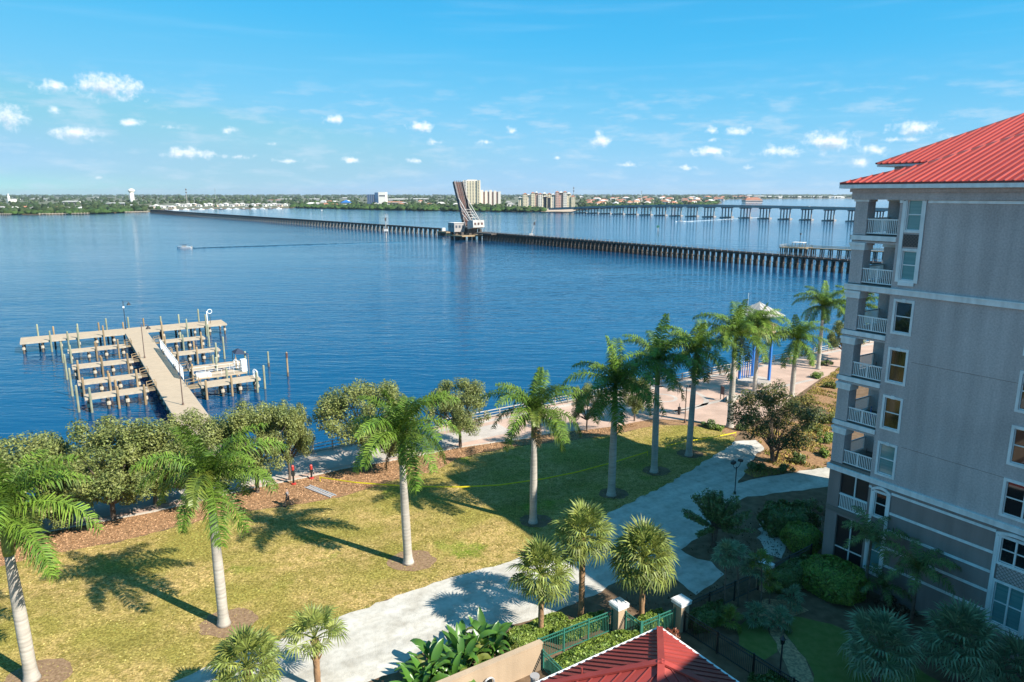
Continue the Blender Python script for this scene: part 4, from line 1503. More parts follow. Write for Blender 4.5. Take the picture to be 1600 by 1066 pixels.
dock_lamp(10.9, 163.0, 0, 'dark lamp post at the far end of the dock with a white box on it', True)
dock_lamp(11.1, 131.6, 0, 'brown lamp post halfway along the dock walkway')
dock_lamp(12.2, 98.6, 0, 'nearest lamp post on the dock walkway, above the palm crown')

# lift, small white craft and box on the third right finger
t = thing('boat_lift', 'white railed boat lift platform with upright box between the dock fingers', 'boat lift', W(16.2, 113.2, .25), TH)
MB().box(0, 7.4, 0, 3.4, 0, .14).build('platform', M['deckm'], t)
for y in (0.1, 3.3):
    r_ = MB()
    for i in range(5):
        r_.bar((.1 + i * 1.8, y, .1), (.1 + i * 1.8, y, 1.15), .05)
    r_.bar((.1, y, 1.15), (7.3, y, 1.15), .06).bar((.1, y, .65), (7.3, y, .65), .04)
    r_.build('guard_rail', M['hroofw'], t)
MB().box(6.9, 7.7, .9, 2.0, .14, 2.0).build('control_box', M['pvc'], t)
MB().box(.2, 2.3, .5, 1.9, .14, .6).build('dock_box', M['gelcoat'], t)
t = thing('canvas_shelter', 'small dark canvas shelter over the end of a right dock finger', 'shelter', W(23.6, 121.5, .5), TH)
MB().add([(-.2, -1.2, 1.5), (2.0, -1.2, 1.2), (2.0, 1.4, 1.2), (-.2, 1.4, 1.5), (.6, 0, 2.2)], [(0, 1, 4), (1, 2, 4), (2, 3, 4), (3, 0, 4)]).build('canopy', M['navy'], t)
for x, y in ((-.1, -1.1), (1.9, -1.1), (1.9, 1.3), (-.1, 1.3)):
    MB().bar((x, y, -2.2), (x, y, 1.3), .08).build('post', M['pile'], t)
for a, b, lab in ((24.2, 109.0, 'small white shore power frame at the end of the nearest right dock finger'), (23.2, 117.6, 'white panel frame at the end of a middle right dock finger')):
    t = thing('shore_power_frame', lab, 'frame', W(a, b, .6), TH, 'white frames at the finger ends')
    for y in (-.35, .35):
        MB().tube([(0, y, -1.6), (0, y, .9), (-.3, y, 1.1), (-.5, y, .9), (-.5, y, 0)], .05, 6).build('side_rail', M['pvc'], t)
    for z in (-.9, -.4, .1, .6):
        MB().bar((0, -.35, z), (0, .35, z), .07).build('rung', M['pvc'], t)
# life ring station
t = thing('ring_post', 'white post with a round frame near the far right end of the dock', 'post', W(26.2, 160.4, DK), TH)
MB().bar((0, 0, 0), (0, 0, 2.7), .14).build('post', M['pvc'], t)
MB().tube([(.45 * math.cos(a) + .6, 0, 2.6 + .45 * math.sin(a)) for a in [2 * math.pi * i / 16 for i in range(17)]], .07, 6, False).build('ring', M['pvc'], t)
MB().bar((.6, 0, 0), (.6, 0, 2.2), .08).build('stand', M['lampm'], t)

for x, y, h, m, lab in ((420, 573, 2.6, 'pileg', 'shorter greenish mooring pile standing alone right of the dock'), (450, 588, 4.0, 'pile', 'taller lone pile with a reddish top right of the dock')):
    t = thing('channel_pile', lab, 'pile', GP(x, y, WATER), 0, 'lone piles in the water')
    MB().tube([(0, 0, -3), (0, 0, h), (0, 0, h + .12)], [.17, .15, .08], 9).build('shaft', M[m], t)
    if m == 'pile':
        MB().tube([(0, 0, h - .9), (0, 0, h - .05)], .175, 9).build('reflector_band', M['rust'], t)
    MB().tube([(0, 0, -.2), (0, 0, .7)], .185, 9).build('waterline_band', M['under'], t)

# ------------------------------------------------------------------ promenade railing
rl = thing('promenade_railing', 'pale horizontal bar railing along the seawall promenade', 'railing', W(-40, 73.45), TH)
pm_ = MB().box(-.07, .07, -.07, .07, 0, 1.15).mesh('post', M['rail_dark'])
for k in range(78):
    link('post', pm_, rl, (k * 2.2, 0, 0))
for z in (.35, .7, 1.08):
    MB().box(-.1, 170, -.035, .035, z - .045, z + .045).build('rail', M['rail_dark'] if z < 1 else M['conc'], rl)

# ------------------------------------------------------------------ lookout tower on the plaza
TW = W(86.7, 66.4)
t = thing('lookout_tower', 'blue columned lookout tower with white pyramid metal roof on the plaza', 'tower', TW, TH)
MB().prism([(2.6 * math.cos(math.pi / 4 * i + .39), 2.6 * math.sin(math.pi / 4 * i + .39)) for i in range(8)], .02, .55).build('plinth', M['paver2'], t)
for x in (-1.5, 1.5):
    for y in (-1.5, 1.5):
        MB().box(x - .16, x + .16, y - .16, y + .16, .55, 8.0).build('column', M['blue'], t)
for i in range(5):
    MB().box(-1.05 + i * .5, -.95 + i * .5, 1.3, 1.42, .55, 4.6).build('screen_bar', M['blue'], t)
MB().prism([(2.6 * math.cos(math.pi / 4 * i), 2.6 * math.sin(math.pi / 4 * i)) for i in range(8)], 7.8, 8.05).build('platform', M['beige'], t)
MB().prism([(2.55 * math.cos(math.pi / 4 * i), 2.55 * math.sin(math.pi / 4 * i)) for i in range(8)], 8.05, 9.2).build('parapet', M['beige'], t)
MB().prism([(1.7 * math.cos(math.pi / 4 * i), 1.7 * math.sin(math.pi / 4 * i)) for i in range(8)], 9.2, 10.7).build('cabin', M['navy'], t)
rf = MB()
HR = 2.7
rf.add([(-HR, -HR, 10.45), (HR, -HR, 10.45), (HR, HR, 10.45), (-HR, HR, 10.45), (0, 0, 12.4)], [(0, 1, 4), (1, 2, 4), (2, 3, 4), (3, 0, 4), (3, 2, 1, 0)])
ro = rf.build('roof', M['whitem'], t)
sb = MB()
for k in range(4):
    rot = Matrix.Rotation(k * math.pi / 2, 3, 'Z')
    for i in range(-4, 5):
        x = i * .68
        sb.bar(rot @ Vector((x, HR, 10.48)), rot @ Vector((x, abs(x), 10.48 + 1.95 * (1 - abs(x) / HR))), .05, .07)
kind(sb.build('seams', M['hroofg'], ro), 'stuff')
MB().tube([(-2.6, 0, 10.6), (-2.6, 0, 13.9)], .03, 5).build('antenna', M['pvc'], t)
t = thing('bench', 'white concrete bench block beside the blue columns on the plaza', 'bench', GP(1145, 626), TH + .4)
MB().box(-1.6, 1.6, -.45, .45, 0, .42).build('seat', M['conc'], t)
MB().box(-1.6, 1.6, .3, .45, .42, .8).build('backrest', M['conc'], t)
t = thing('info_board', 'dark upright notice board on posts left of the plaza bench', 'sign', GP(1128, 626), TH + 1.2)
for x in (-.45, .45):
    MB().bar((x, 0, 0), (x, 0, 2.1), .08).build('post', M['lampm'], t)
MB().box(-.4, .4, -.03, .03, .9, 2.0).build('board', M['rust'], t)
t = thing('litter_bin', 'dark slim post bin standing on the plaza paving near its kerb', 'bin', GP(1061, 648), TH)
MB().tube([(0, 0, 0), (0, 0, .5), (0, 0, 1.0), (0, 0, 1.05)], [.16, .2, .2, .1]).build('body', M['lampm'], t)
MB().bar((0, 0, 1.05), (0, 0, 1.5), .05).build('post', M['lampm'], t)
t = thing('street_lamp', 'brown lamp pole on the plaza edge behind the third shaded palm', 'street lamp', GP(1070, 661), TH)
MB().tube([(0, 0, 0), (0, 0, .4)], .13).build('base', M['lampd'], t)
MB().tube([(0, 0, .4), (0, 0, 4.6)], .06).build('pole', M['lampd'], t)
MB().tube([(0, 0, 4.6), (.4, 0, 4.9), (.8, 0, 4.8)], .04, 6).build('arm', M['lampd'], t)
MB().tube([(.8, 0, 4.85), (.8, 0, 4.5)], [.1, .35], 10).build('lamp_shade', M['lampm'], t)

# ------------------------------------------------------------------ small things on the lawn
p, q = GP(480, 761), GP(521, 777)
d = q - p
t = thing('ladder', 'aluminium ladder lying on the lawn at the mulch edge', 'ladder', p, math.atan2(d.y, d.x))
L_ = d.length
for y in (-.3, .3):
    MB().box(0, L_, y - .045, y + .045, .03, .13).build('side_rail', M['alu'], t)
for i in range(11):
    x = .25 + i * (L_ - .5) / 10
    MB().box(x - .06, x + .06, -.26, .26, .05, .12).build('rung', M['alu'], t)
for x, y, h, lab in ((459, 757, 2.0, 'dark marker post with red top and red foot at the mulch edge'), (487, 748, 1.5, 'red topped marker post at the promenade kerb right of the taller one')):
    t = thing('marker_post', lab, 'post', GP(x, y), TH, 'red marker posts')
    MB().tube([(0, 0, 0), (0, 0, .12), (0, 0, .16)], [.24, .24, .14], 10).build('foot', M['redp'], t)
    MB().tube([(0, 0, .16), (0, 0, h - .5)], .09, 8).build('shaft', M['bfence'], t)
    MB().box(-.16, .16, -.08, .08, h * .45, h * .7).build('plate', M['bfence'], t)
    MB().tube([(0, 0, h - .5), (0, 0, h - .1), (0, 0, h)], [.14, .14, .08], 10).build('head', M['redp'], t)
pts = [GP(*p, .45) for p in [(500, 746), (555, 754), (640, 760), (720, 761), (780, 758), (850, 748), (900, 738), (960, 722), (1012, 706)]]
tp = MB()
for p, q in zip(pts, pts[1:]):
    tp.bar(p, q, .03, .12)
for p in (pts[0], pts[-1]):
    tp.bar(Vector((p.x, p.y, 0)), p + Vector((0, 0, .1)), .05)
tag(tp.build('caution_tape', M['yellow']), 'yellow caution tape stretched low across the lawn between the palms', 'tape')
pts = [GP(*p, .45) for p in [(1040, 697), (1070, 690), (1110, 684), (1150, 676)]]
tp = MB()
for p, q in zip(pts, pts[1:]):
    tp.bar(p, q, .03, .10)
for p in (pts[0], pts[-1]):
    tp.bar(Vector((p.x, p.y, 0)), p + Vector((0, 0, .1)), .05)
tag(tp.build('caution_tape', M['yellow']), 'short yellow tape near the plaza end of the lawn', 'tape')
t = thing('pipe_fitting', 'white pipe elbow with a blue valve by the clipped round hedge', 'pipe', GP(1302, 935), TH)
MB().tube([(0, 0, 0), (0, 0, .8), (.15, 0, .9), (.9, -.2, .85)], .06, 8).build('elbow', M['pvc'], t)
MB().tube([(-.75, 0, .45), (-.3, 0, .5)], [.16, .2], 8).build('valve', M['greybox'], t)
t = thing('splash_block', 'small pale grey slab on the dark turf between the fan palms', 'block', GP(1417, 1038), TH + .6)
MB().box(-.3, .3, -.12, .12, 0, .12).box(-.3, .3, .12, .16, .0, .18).build('slab', M['conc'], t)
# ------------------------------------------------------------------ royal palms
def frond_mesh(seed, L, e0, droop, m, n=38, leaf=.98, wd=.085):
    """An arching feather leaf: midrib and two ranks of drooping leaflets in several planes."""
    rnd = random.Random(seed)
    b = MB()
    p = Vector((0, 0, 0))
    pts, tans = [], []
    twist = rnd.uniform(-.25, .25)
    for i in range(n + 1):
        t = i / n
        a = e0 - droop * t ** 1.25
        T = Vector((math.cos(a), math.sin(twist * t) * .5, math.sin(a))).normalized()
        pts.append(p.copy())
        tans.append(T)
        p = p + T * (L / n)
    b.tube(pts[::4] + [pts[-1]], [.055 * (1 - .85 * i / (len(pts[::4]))) for i in range(len(pts[::4]) + 1)], 4)
    for i in range(2, n + 1):
        t = i / n
        prof = min(1, .45 + 2.2 * t) * (1 - .62 * max(0, (t - .55) / .45) ** 1.5)
        T = tans[i]
        S = T.cross(Vector((0, 0, 1))).normalized()
        Nn = S.cross(T)
        for sd_ in (-1, 1):
            for pl in (0, 1):
                pa = (.38 if pl else -.22) + rnd.uniform(-.22, .22)
                dr = (S * sd_ * math.cos(pa) + Nn * math.sin(pa) + T * rnd.uniform(.25, .65)).normalized()
                l = leaf * prof * rnd.uniform(.8, 1.12)
                o = pts[i] + T * rnd.uniform(-.04, .04)
                mid = o + dr * l * .55
                end = o + dr * l + Vector((0, 0, -1)) * l * rnd.uniform(.25, .55)
                wv = T * wd * .5
                b.add([o - wv * .6, o + wv * .6, mid + wv, mid - wv, end], [(0, 1, 2, 3), (3, 2, 4)])
    return b.mesh('frond', m)


FR = {}
for nm, e0, dr, L in (('spear', R(84), R(25), 4.2), ('high', R(70), R(75), 5.0), ('high2', R(60), R(95), 5.1), ('mid', R(44), R(85), 5.2), ('mid2', R(34), R(100), 5.2), ('low', R(14), R(90), 5.0), ('low2', R(-4), R(78), 4.7), ('hang', R(-36), R(48), 4.2)):
    FR[nm] = frond_mesh(hash(nm) % 97 if False else len(nm) * 7 + int(L * 10), L, e0, dr, M['frond'])
FR['yellow'] = frond_mesh(77, 4.0, R(35), R(95), M['frondy'])
FR['dry'] = frond_mesh(78, 3.0, R(-50), R(35), M['frondb'], leaf=.6)


def palm_trunk(h, r0, r1, seed=0):
    prof = [(0, 1.42), (.02, 1.25), (.06, 1.06), (.15, .98), (.35, 1.0), (.55, .95), (.75, .86), (.9, .74), (1.0, .66)]
    z = [p[0] * h for p in prof]
    rr = [r0 * p[1] for p in prof]
    return MB().tube([(0, 0, a) for a in z], rr, 14).mesh('trunk', M['ptrunk'], True)


def royal_palm(px, h, label, seed, yellow=0, scale=1.0, sun=True, lean=(0, 0), dens=17, dry=0):
    rnd = random.Random(seed)
    t = thing('royal_palm', label, 'palm tree', px if isinstance(px, Vector) else GP(*px), rnd.uniform(0, 6.28), 'royal palms')
    t.rotation_euler = (lean[0], lean[1], rnd.uniform(0, 6.28))
    link('trunk', palm_trunk(h, .34 * scale, .26), t)
    top = h + 2.55 * scale
    MB().tube([(0, 0, h - .05), (0, 0, h + .3), (0, 0, h + 1.5 * scale), (0, 0, top)], [.27 * scale, .29 * scale, .20 * scale, .12 * scale], 12).build('crownshaft', M['pshaft'], t, True)
    tiers = [('spear', 1), ('high', 3), ('high2', 3), ('mid', 3), ('mid2', 3), ('low', 3), ('low2', 2), ('hang', 2)]
    a = rnd.uniform(0, 6)
    k = 0
    for nm, c in tiers:
        for q in range(c):
            a += 2.39996 + rnd.uniform(-.3, .3)
            me = FR[nm]
            if yellow and nm in ('mid', 'mid2', 'low') and yellow > 0:
                me = FR['yellow']
                yellow -= 1
            link('frond', me, t, (0, 0, top - .15 + rnd.uniform(-.2, .1)), (rnd.uniform(-.12, .12), rnd.uniform(-.1, .1), a), scale * rnd.uniform(.9, 1.12))
    for q in range(dry):
        link('frond', FR['dry'], t, (0, 0, top - .3), (0, 0, rnd.uniform(0, 6.28)), scale)['label'] = 'dry brown frond'
    return t


for i, (p, h, lab, yl, dr) in enumerate([
    ((50, 1062), 8.15, 'tall royal palm with white trunk cut by the left edge of the picture', 0, 0),
    ((350, 976), 8.1, 'royal palm with a bright yellow-green frond in front of the dock walkway', 2, 0),
    ((638, 880), 8.2, 'royal palm whose white trunk stands in a mulch ring mid lawn below the caution tape', 0, 1),
    ((833, 817), 7.9, 'royal palm standing where the building shadow meets the sunlit lawn', 1, 0),
    ((955, 774), 8.4, 'royal palm leftmost of the three standing wholly in the building shadow', 0, 0),
    ((1022, 738), 9.3, 'royal palm middle of the three close together in the building shadow', 0, 0),
    ((1076, 712), 9.4, 'royal palm rightmost of the three in the building shadow beside the shell path', 0, 0)]):
    royal_palm(p, h, lab, 20 + i, yl, dry=dr + (i % 3 == 0), lean=(.018 * math.sin(i * 2.3), .02 * math.cos(i * 1.7)), scale=(1.04, .98, 1.0, .95, 1.05, 1.0, .97)[i])
royal_palm((1140, 668), 8.9, 'royal palm with a curled yellow new leaf in front of the lookout tower', 41, 3, scale=1.12)
royal_palm((1237, 620), 5.9, 'royal palm with fanned crown right of the lookout tower behind the autumn tree', 42, 1)
royal_palm((1278, 577), 8.2, 'royal palm on the seawall walk nearest the building corner', 43, 0, scale=.95)
royal_palm(W(107.5, 63.5), 8.0, 'royal palm half hidden by the building corner at the seawall', 44, 1, scale=.95)
royal_palm(W(81.5, 62.2), 7.9, 'royal palm at the plaza side of the blue columns', 45, 2, scale=.9)


# ------------------------------------------------------------------ fan palms
def fan_mesh(seed, m, pet=1.1, R_=.95, seg=22, name='fan_leaf', droopy=.35):
    rnd = random.Random(seed)
    b = MB()
    b.tube([(0, 0, 0), (pet * .5, 0, .10), (pet, 0, .06)], [.035, .028, .022], 4)
    o = Vector((pet, 0, .06))
    for i in range(seg):
        a = R(-140) + R(280) * (i + .5) / seg
        fold = abs(math.sin(a)) * .35
        d = Vector((math.cos(a), math.sin(a), .25 - .35 * math.cos(a) * .4 + rnd.uniform(-.12, .12))).normalized()
        l = R_ * (.78 + .22 * math.cos(a * .6)) * rnd.uniform(.9, 1.08)
        side = Vector((-math.sin(a), math.cos(a), 0)) * (.052)
        mid = o + d * l * .6
        end = o + d * l + Vector((0, 0, -droopy * l * rnd.uniform(.6, 1.3)))
        b.add([o, mid - side, end, mid + side], [(0, 1, 2, 3)])
    return b.mesh(name, m)


FAN = {k: [fan_mesh(5 + q, M[k], droopy=(.22, .38, .55)[q]) for q in range(3)] for k in ('sabal', 'sabald')}
FANS = [fan_mesh(15 + q, M['frondy'], .45, .55, 14) for q in range(2)]
FANG = [fan_mesh(25 + q, M['sabald'], .5, .6, 16) for q in range(2)]


def fan_palm(loc, h, label, seed, m='sabal', n=34, size=1.0, tr=.19, trunk='strunk', fans=None, group='sabal palms', name='sabal_palm', bend=0.0, open_=0.0):
    rnd = random.Random(seed)
    t = thing(name, label, 'palm tree', loc, rnd.uniform(0, 6.28), group)
    zs = [h * i / 9 for i in range(10)]
    rs = [tr * (1.2 if i == 0 else (1 + .10 * ((i % 2) * 2 - 1) * .6)) for i in range(10)]
    MB().tube([(bend * (z / h) ** 2, 0, z) for z in zs], rs, 10).build('trunk', M[trunk], t, True)
    if tr > .12:
        bt = MB()
        for i in range(26):
            a, z = i * 2.4, h - .1 - i * .05 * size
            bt.bar((bend + tr * .8 * math.cos(a), tr * .8 * math.sin(a), z - .2), (bend + (tr + .16) * math.cos(a), (tr + .16) * math.sin(a), z + .16), .07, .03)
        kind(bt.build('leaf_boots', M['strunk'], t), 'stuff')
    fl = fans or FAN[m]
    for i in range(n):
        f = (i + .5) / n
        el = R(82) - (R(82) + R(38)) * f ** .85
        if open_ and f > .5:
            el = R(20) * (1 - f)
        a = i * 2.39996 + rnd.uniform(-.25, .25)
        o = link('fan_leaf', fl[0 if f < .3 else (1 if f < .65 else len(fl) - 1)] if len(fl) == 3 else fl[i % len(fl)], t, (bend + .06 * math.cos(a), .06 * math.sin(a), h - .05 + .25 * size * (1 - f)),
                 Euler((rnd.uniform(-.35, .35), -el, a)), size * rnd.uniform(.88, 1.1))
    return t


fan_palm(GP(845, 995), 4.4, 'sabal palm nearest the beige wall, casting its shadow on the white path', 51, n=40, size=1.1)
fan_palm(GP(908, 966), 6.0, 'tallest sabal palm, with reddish shaggy trunk behind the green fence', 52, n=42, size=1.1, tr=.2)
fan_palm(GP(1002, 970), 4.5, 'sabal palm with the fullest drooping crown between the two white capped pillars', 53, n=56, size=1.22)
fan_palm(GP(497, 1078), 3.3, 'thin sabal palm with sparse crown on the path at the bottom edge', 54, n=20, size=.95, open_=1)
fan_palm(GP(392, 1118), 3.0, 'sabal palm crown cut by the bottom edge left of the sparse one', 55, n=36, size=1.05)
fan_palm(GP(1367, 1085), 2.9, 'blue-green fan palm in shade at the lower right, left of its twin', 56, 'sabald', 36, 1.15, .26, 'strunk2', group='fan palms in the shaded court')
fan_palm(GP(1490, 1080), 3.0, 'blue-green fan palm in shade near the building base, right of its twin', 57, 'sabald', 38, 1.2, .26, 'strunk2', group='fan palms in the shaded court')
fan_palm(GP(1585, 1090), 1.6, 'low blue-green fan palm in the lower right corner of the picture', 58, 'sabald', 26, 1.0, .2, 'strunk2', group='fan palms in the shaded court')
# slender palms by the black fence
for i, (a, b, h, fans, n, lab, bend) in enumerate([
    (35.6, 28.35, 4.2, FANG, 16, 'tallest slender palm behind the black fence in shade', .1), (37.0, 28.3, 3.9, FANG, 14, 'slender dark palm right of the tallest one by the black fence', .4),
    (37.8, 28.2, 2.9, FANG, 14, 'shorter slender dark palm in the fence corner', .2), (38.0, 27.2, 3.5, FANS, 11, 'thin bare stemmed palm with a yellow sunlit tuft on top', .2),
    (39.2, 27.4, 1.7, FANS, 12, 'low yellow sunlit fan palm beside the shaded pillar', .1), (36.2, 26.2, .7, FANG, 14, 'knee high dark fan palm on the turf edge', 0),
    (34.6, 27.0, .6, FANS, 11, 'small yellow-green fan palm by the black fence foot', 0), (37.3, 25.2, .5, FANG, 12, 'small dark fan palm on the shaded lawn', 0), (40.0, 26.3, .6, FANG, 10, 'little fan palm at the pebble bed edge', 0)]):
    fan_palm(W(a, b), h, lab, 60 + i, n=n, tr=.05, trunk='bark', fans=fans, group='slender palms by the fence', name='slender_palm', bend=bend)
# feather palms against the building
FRD = [frond_mesh(31 + q, 2.5, e, R(85), M['dshrub'], n=20, leaf=.55, wd=.07) for q, e in enumerate((R(70), R(45), R(20)))]


def feather_palm(loc, h, label, seed, size=1.0, n=13):
    rnd = random.Random(seed)
    t = thing('feather_palm', label, 'palm tree', loc, rnd.uniform(0, 6), 'feather palms at the building')
    MB().tube([(0, 0, 0), (.05, 0, h * .5), (0, 0, h)], [.14, .10, .08], 8).build('trunk', M['bark'], t, True)
    for i in range(n):
        link('frond', FRD[min(2, i * 3 // n)], t, (0, 0, h - .05), (rnd.uniform(-.15, .15), rnd.uniform(-.1, .2), i * 2.4), size * rnd.uniform(.85, 1.1))


feather_palm(CORNER + W(-1.7, -4.6), 4.8, 'dark feather palm against the narrow window bay of the building', 71)
feather_palm(CORNER + W(-1.9, -7.9), 4.2, 'dark feather palm in front of the white striped wall', 72, 1.05)
feather_palm(CORNER + W(-1.3, -5.6), 1.6, 'low bright feather palm at the foot of the building bay', 73, .8, 10)


# ------------------------------------------------------------------ leafy crowns
def leaf_cloud(centres, n, leaf, seed, up=.35):
    """n leaf-sized faces spread through clumps (x, y, z, r); denser to the clumps' skins."""
    r = np.random.default_rng(seed)
    c = np.array(centres)
    wts = c[:, 3] ** 2
    idx = r.choice(len(c), n, p=wts / wts.sum())
    d = r.normal(size=(n, 3))
    d /= np.linalg.norm(d, axis=1)[:, None]
    rad = r.random(n) ** .38
    p = c[idx, :3] + d * (rad * c[idx, 3])[:, None]
    nrm = d * .6 + r.normal(size=(n, 3)) * .6 + np.array([0, 0, up])
    nrm /= np.linalg.norm(nrm, axis=1)[:, None]
    a = np.cross(nrm, r.normal(size=(n, 3)))
    a /= np.linalg.norm(a, axis=1)[:, None]
    b = np.cross(nrm, a)
    s = leaf * r.uniform(.6, 1.3, n)[:, None]
    v = np.stack([p - a * s, p + b * s * .45 - a * s * .1, p + a * s, p - b * s * .45 - a * s * .1], 1)
    return v


def clumps(rx, ry, rz_, n, cr, seed, zc=0, flat=0.0, shell=.55):
    r = random.Random(seed)
    out = []
    while len(out) < n:
        x, y, z = (r.uniform(-1, 1) for _ in range(3))
        d = x * x + y * y + z * z
        if d > 1 or d < shell ** 2 * (1 if z > -.5 else 0) or z < -.75 + flat:
            continue
        out.append((x * rx, y * ry, z * rz_ + zc, cr * r.uniform(.6, 1.25)))
    return out


def crown_mesh(name, cl, n, leaf, m, seed, up=.9):
    return tri_mesh(name, leaf_cloud(cl, n, leaf, seed, up), m)


def limbs(h0, cl, seed, r0=.2, k=12, m='bark', stems=1, spread=.4):
    rnd = random.Random(seed)
    b = MB()
    fork = Vector((0, 0, h0))
    for s in range(stems):
        a = 6.28 * s / stems
        o = Vector((.15 * math.cos(a), .15 * math.sin(a), 0)) if stems > 1 else Vector((0, 0, 0))
        f = fork + (Vector((spread * math.cos(a), spread * math.sin(a), 0)) if stems > 1 else Vector((0, 0, 0)))
        b.tube([o, o.lerp(f, .5) + Vector((.05, .04, 0)), f], [r0 * 1.25, r0, r0 * .85], 8)
        for q in range(k // stems):
            c = Vector(rnd.choice(cl)[:3])
            mid = f.lerp(c, .5) + Vector((rnd.uniform(-.3, .3), rnd.uniform(-.3, .3), rnd.uniform(0, .4)))
            b.tube([f, mid, c], [r0 * .5, r0 * .28, r0 * .08], 5)
    return b.mesh('trunk', M[m])


def tree(name, label, cat, loc, trunk_me, crown_me, rotz, sc, group=None):
    t = thing(name, label, cat, loc, rotz, group)
    t.scale = sc if hasattr(sc, '__len__') else (sc,) * 3
    link('trunk', trunk_me, t)
    link('crown', crown_me, t)
    return t


OAK = []
for q in range(3):
    cl = clumps(4.1, 4.0, 3.1, 66, .86, 100 + q, zc=4.9, flat=.05, shell=.45)
    OAK.append((limbs(1.9, cl, 110 + q, .19, 26), crown_mesh('crown', cl, 26000, .115, M['oak'], 120 + q)))
for i, (a, b, q, sc, lab) in enumerate([
    (-4.6, 66.8, 0, (1.25, 1.25, 1.2), 'leafy oak behind the leftmost royal palm at the seawall'), (1.9, 66.9, 1, (1.25, 1.2, 1.22), 'oak in the middle of the dense clump left of the dock walkway'),
    (8.4, 67.2, 2, (1.0, 1.0, 1.12), 'oak with low hanging branches just left of the second royal palm'), (13.9, 66.2, 0, (.92, .92, 1.12), 'narrow pale trunked oak right of the second royal palm'),
    (17.3, 67.3, 1, (.62, .62, 1.0), 'slim loose oak beside the red marker post'), (-1.2, 68.4, 2, (1.05, 1.0, .92), 'low dense oak filling the gap in the left clump behind the two left royal palms'), (5.4, 68.6, 0, (1.05, .95, .92), 'low dense oak at the seawall just left of where the dock walkway starts'), (24.9, 65.9, 2, (1.22, 1.22, 1.14), 'round crowned oak behind the mid lawn royal palm'),
    (36.1, 66.3, 0, (.88, .88, .98), 'oak behind the railing gap between the two sunlit lawn palms'), (51.6, 62.9, 1, (.5, .5, .72), 'small young oak behind the leftmost shaded palm'),
    (59.0, 62.6, 2, (.48, .48, .72), 'young oak with pale stem right of the leftmost shaded palm'), (-13.5, 66.5, 2, (1.2, 1.2, 1.1), 'oak at the left edge of the picture half out of view'),
    (112.0, 68.0, 1, (.7, .7, .85), 'oak at the seawall seen past the building corner')]):
    tree('oak_tree', lab, 'tree', W(a, b, -.8 if a < 9 else 0), *OAK[q], i * 1.7, sc, 'oaks along the promenade')
cl = clumps(4.3, 4.2, 3.1, 85, .75, 131, zc=5.2, flat=.05, shell=.35)
tree('crape_myrtle', 'sparse multi-stemmed tree with golden autumn leaves above the path fork', 'tree', GP(1208, 722), limbs(1.3, cl, 132, .13, 48, stems=3), crown_mesh('crown', cl, 15000, .12, M['myrtle'], 133), 0, (1.15, 1.15, 1.0))
# dark upright shrub: many bottle-brush shoots
rnd = random.Random(5)
cl = []
st = MB()
for q in range(3):
    st.tube([(.15 * math.cos(q * 2.1), .15 * math.sin(q * 2.1), 0), (.3 * math.cos(q * 2.1), .3 * math.sin(q * 2.1), 2.2)], [.09, .07], 7)
for q in range(60):
    a, e = rnd.uniform(0, 6.28), R(rnd.uniform(8, 85))
    d = Vector((math.cos(a) * math.cos(e), math.sin(a) * math.cos(e), math.sin(e)))
    o = Vector((0, 0, 1.7))
    L_ = rnd.uniform(2.3, 3.5)
    st.tube([o, o + d * L_], [.04, .015], 4)
    for j in range(10):
        p = o + d * L_ * (.35 + .65 * j / 9)
        cl.append((p.x, p.y, p.z, .26))
tree('dark_shrub', 'dark upright many-stemmed shrub standing in shade at the path bend', 'shrub', GP(1115, 853), st.mesh('trunk', M['bark']), crown_mesh('crown', cl, 11000, .12, M['dshrub'], 141), .3, (.92, .92, .92))


# ------------------------------------------------------------------ hedges and low plants
def bush(label, loc, rotz, sx, sy, sz, m, n, leaf, seed):
    """Loose heap of leaf clumps."""
    t = thing('bush', label, 'bush', loc, rotz, 'bushes')
    r_ = random.Random(seed * 7 + 3)
    cl_ = []
    for _ in range(11):
        a_, d_ = r_.uniform(0, 6.28), r_.random() ** .6
        cl_.append((sx * d_ * math.cos(a_), sy * d_ * math.sin(a_), sz * r_.uniform(.25, .95) * (1 - .45 * d_), .34 * min(sx, sz) * r_.uniform(.7, 1.3)))
    link('foliage', tri_mesh('foliage', leaf_cloud(cl_, n, leaf, seed, up=.5), M[m]), t)
    st_ = MB()
    for c_ in cl_:
        st_.tube([(0, 0, 0), (c_[0] * .5, c_[1] * .5, c_[2] * .6), c_[:3]], [.04, .025, .012], 4)
    st_.build('stems', M['bark'], t)
    return t


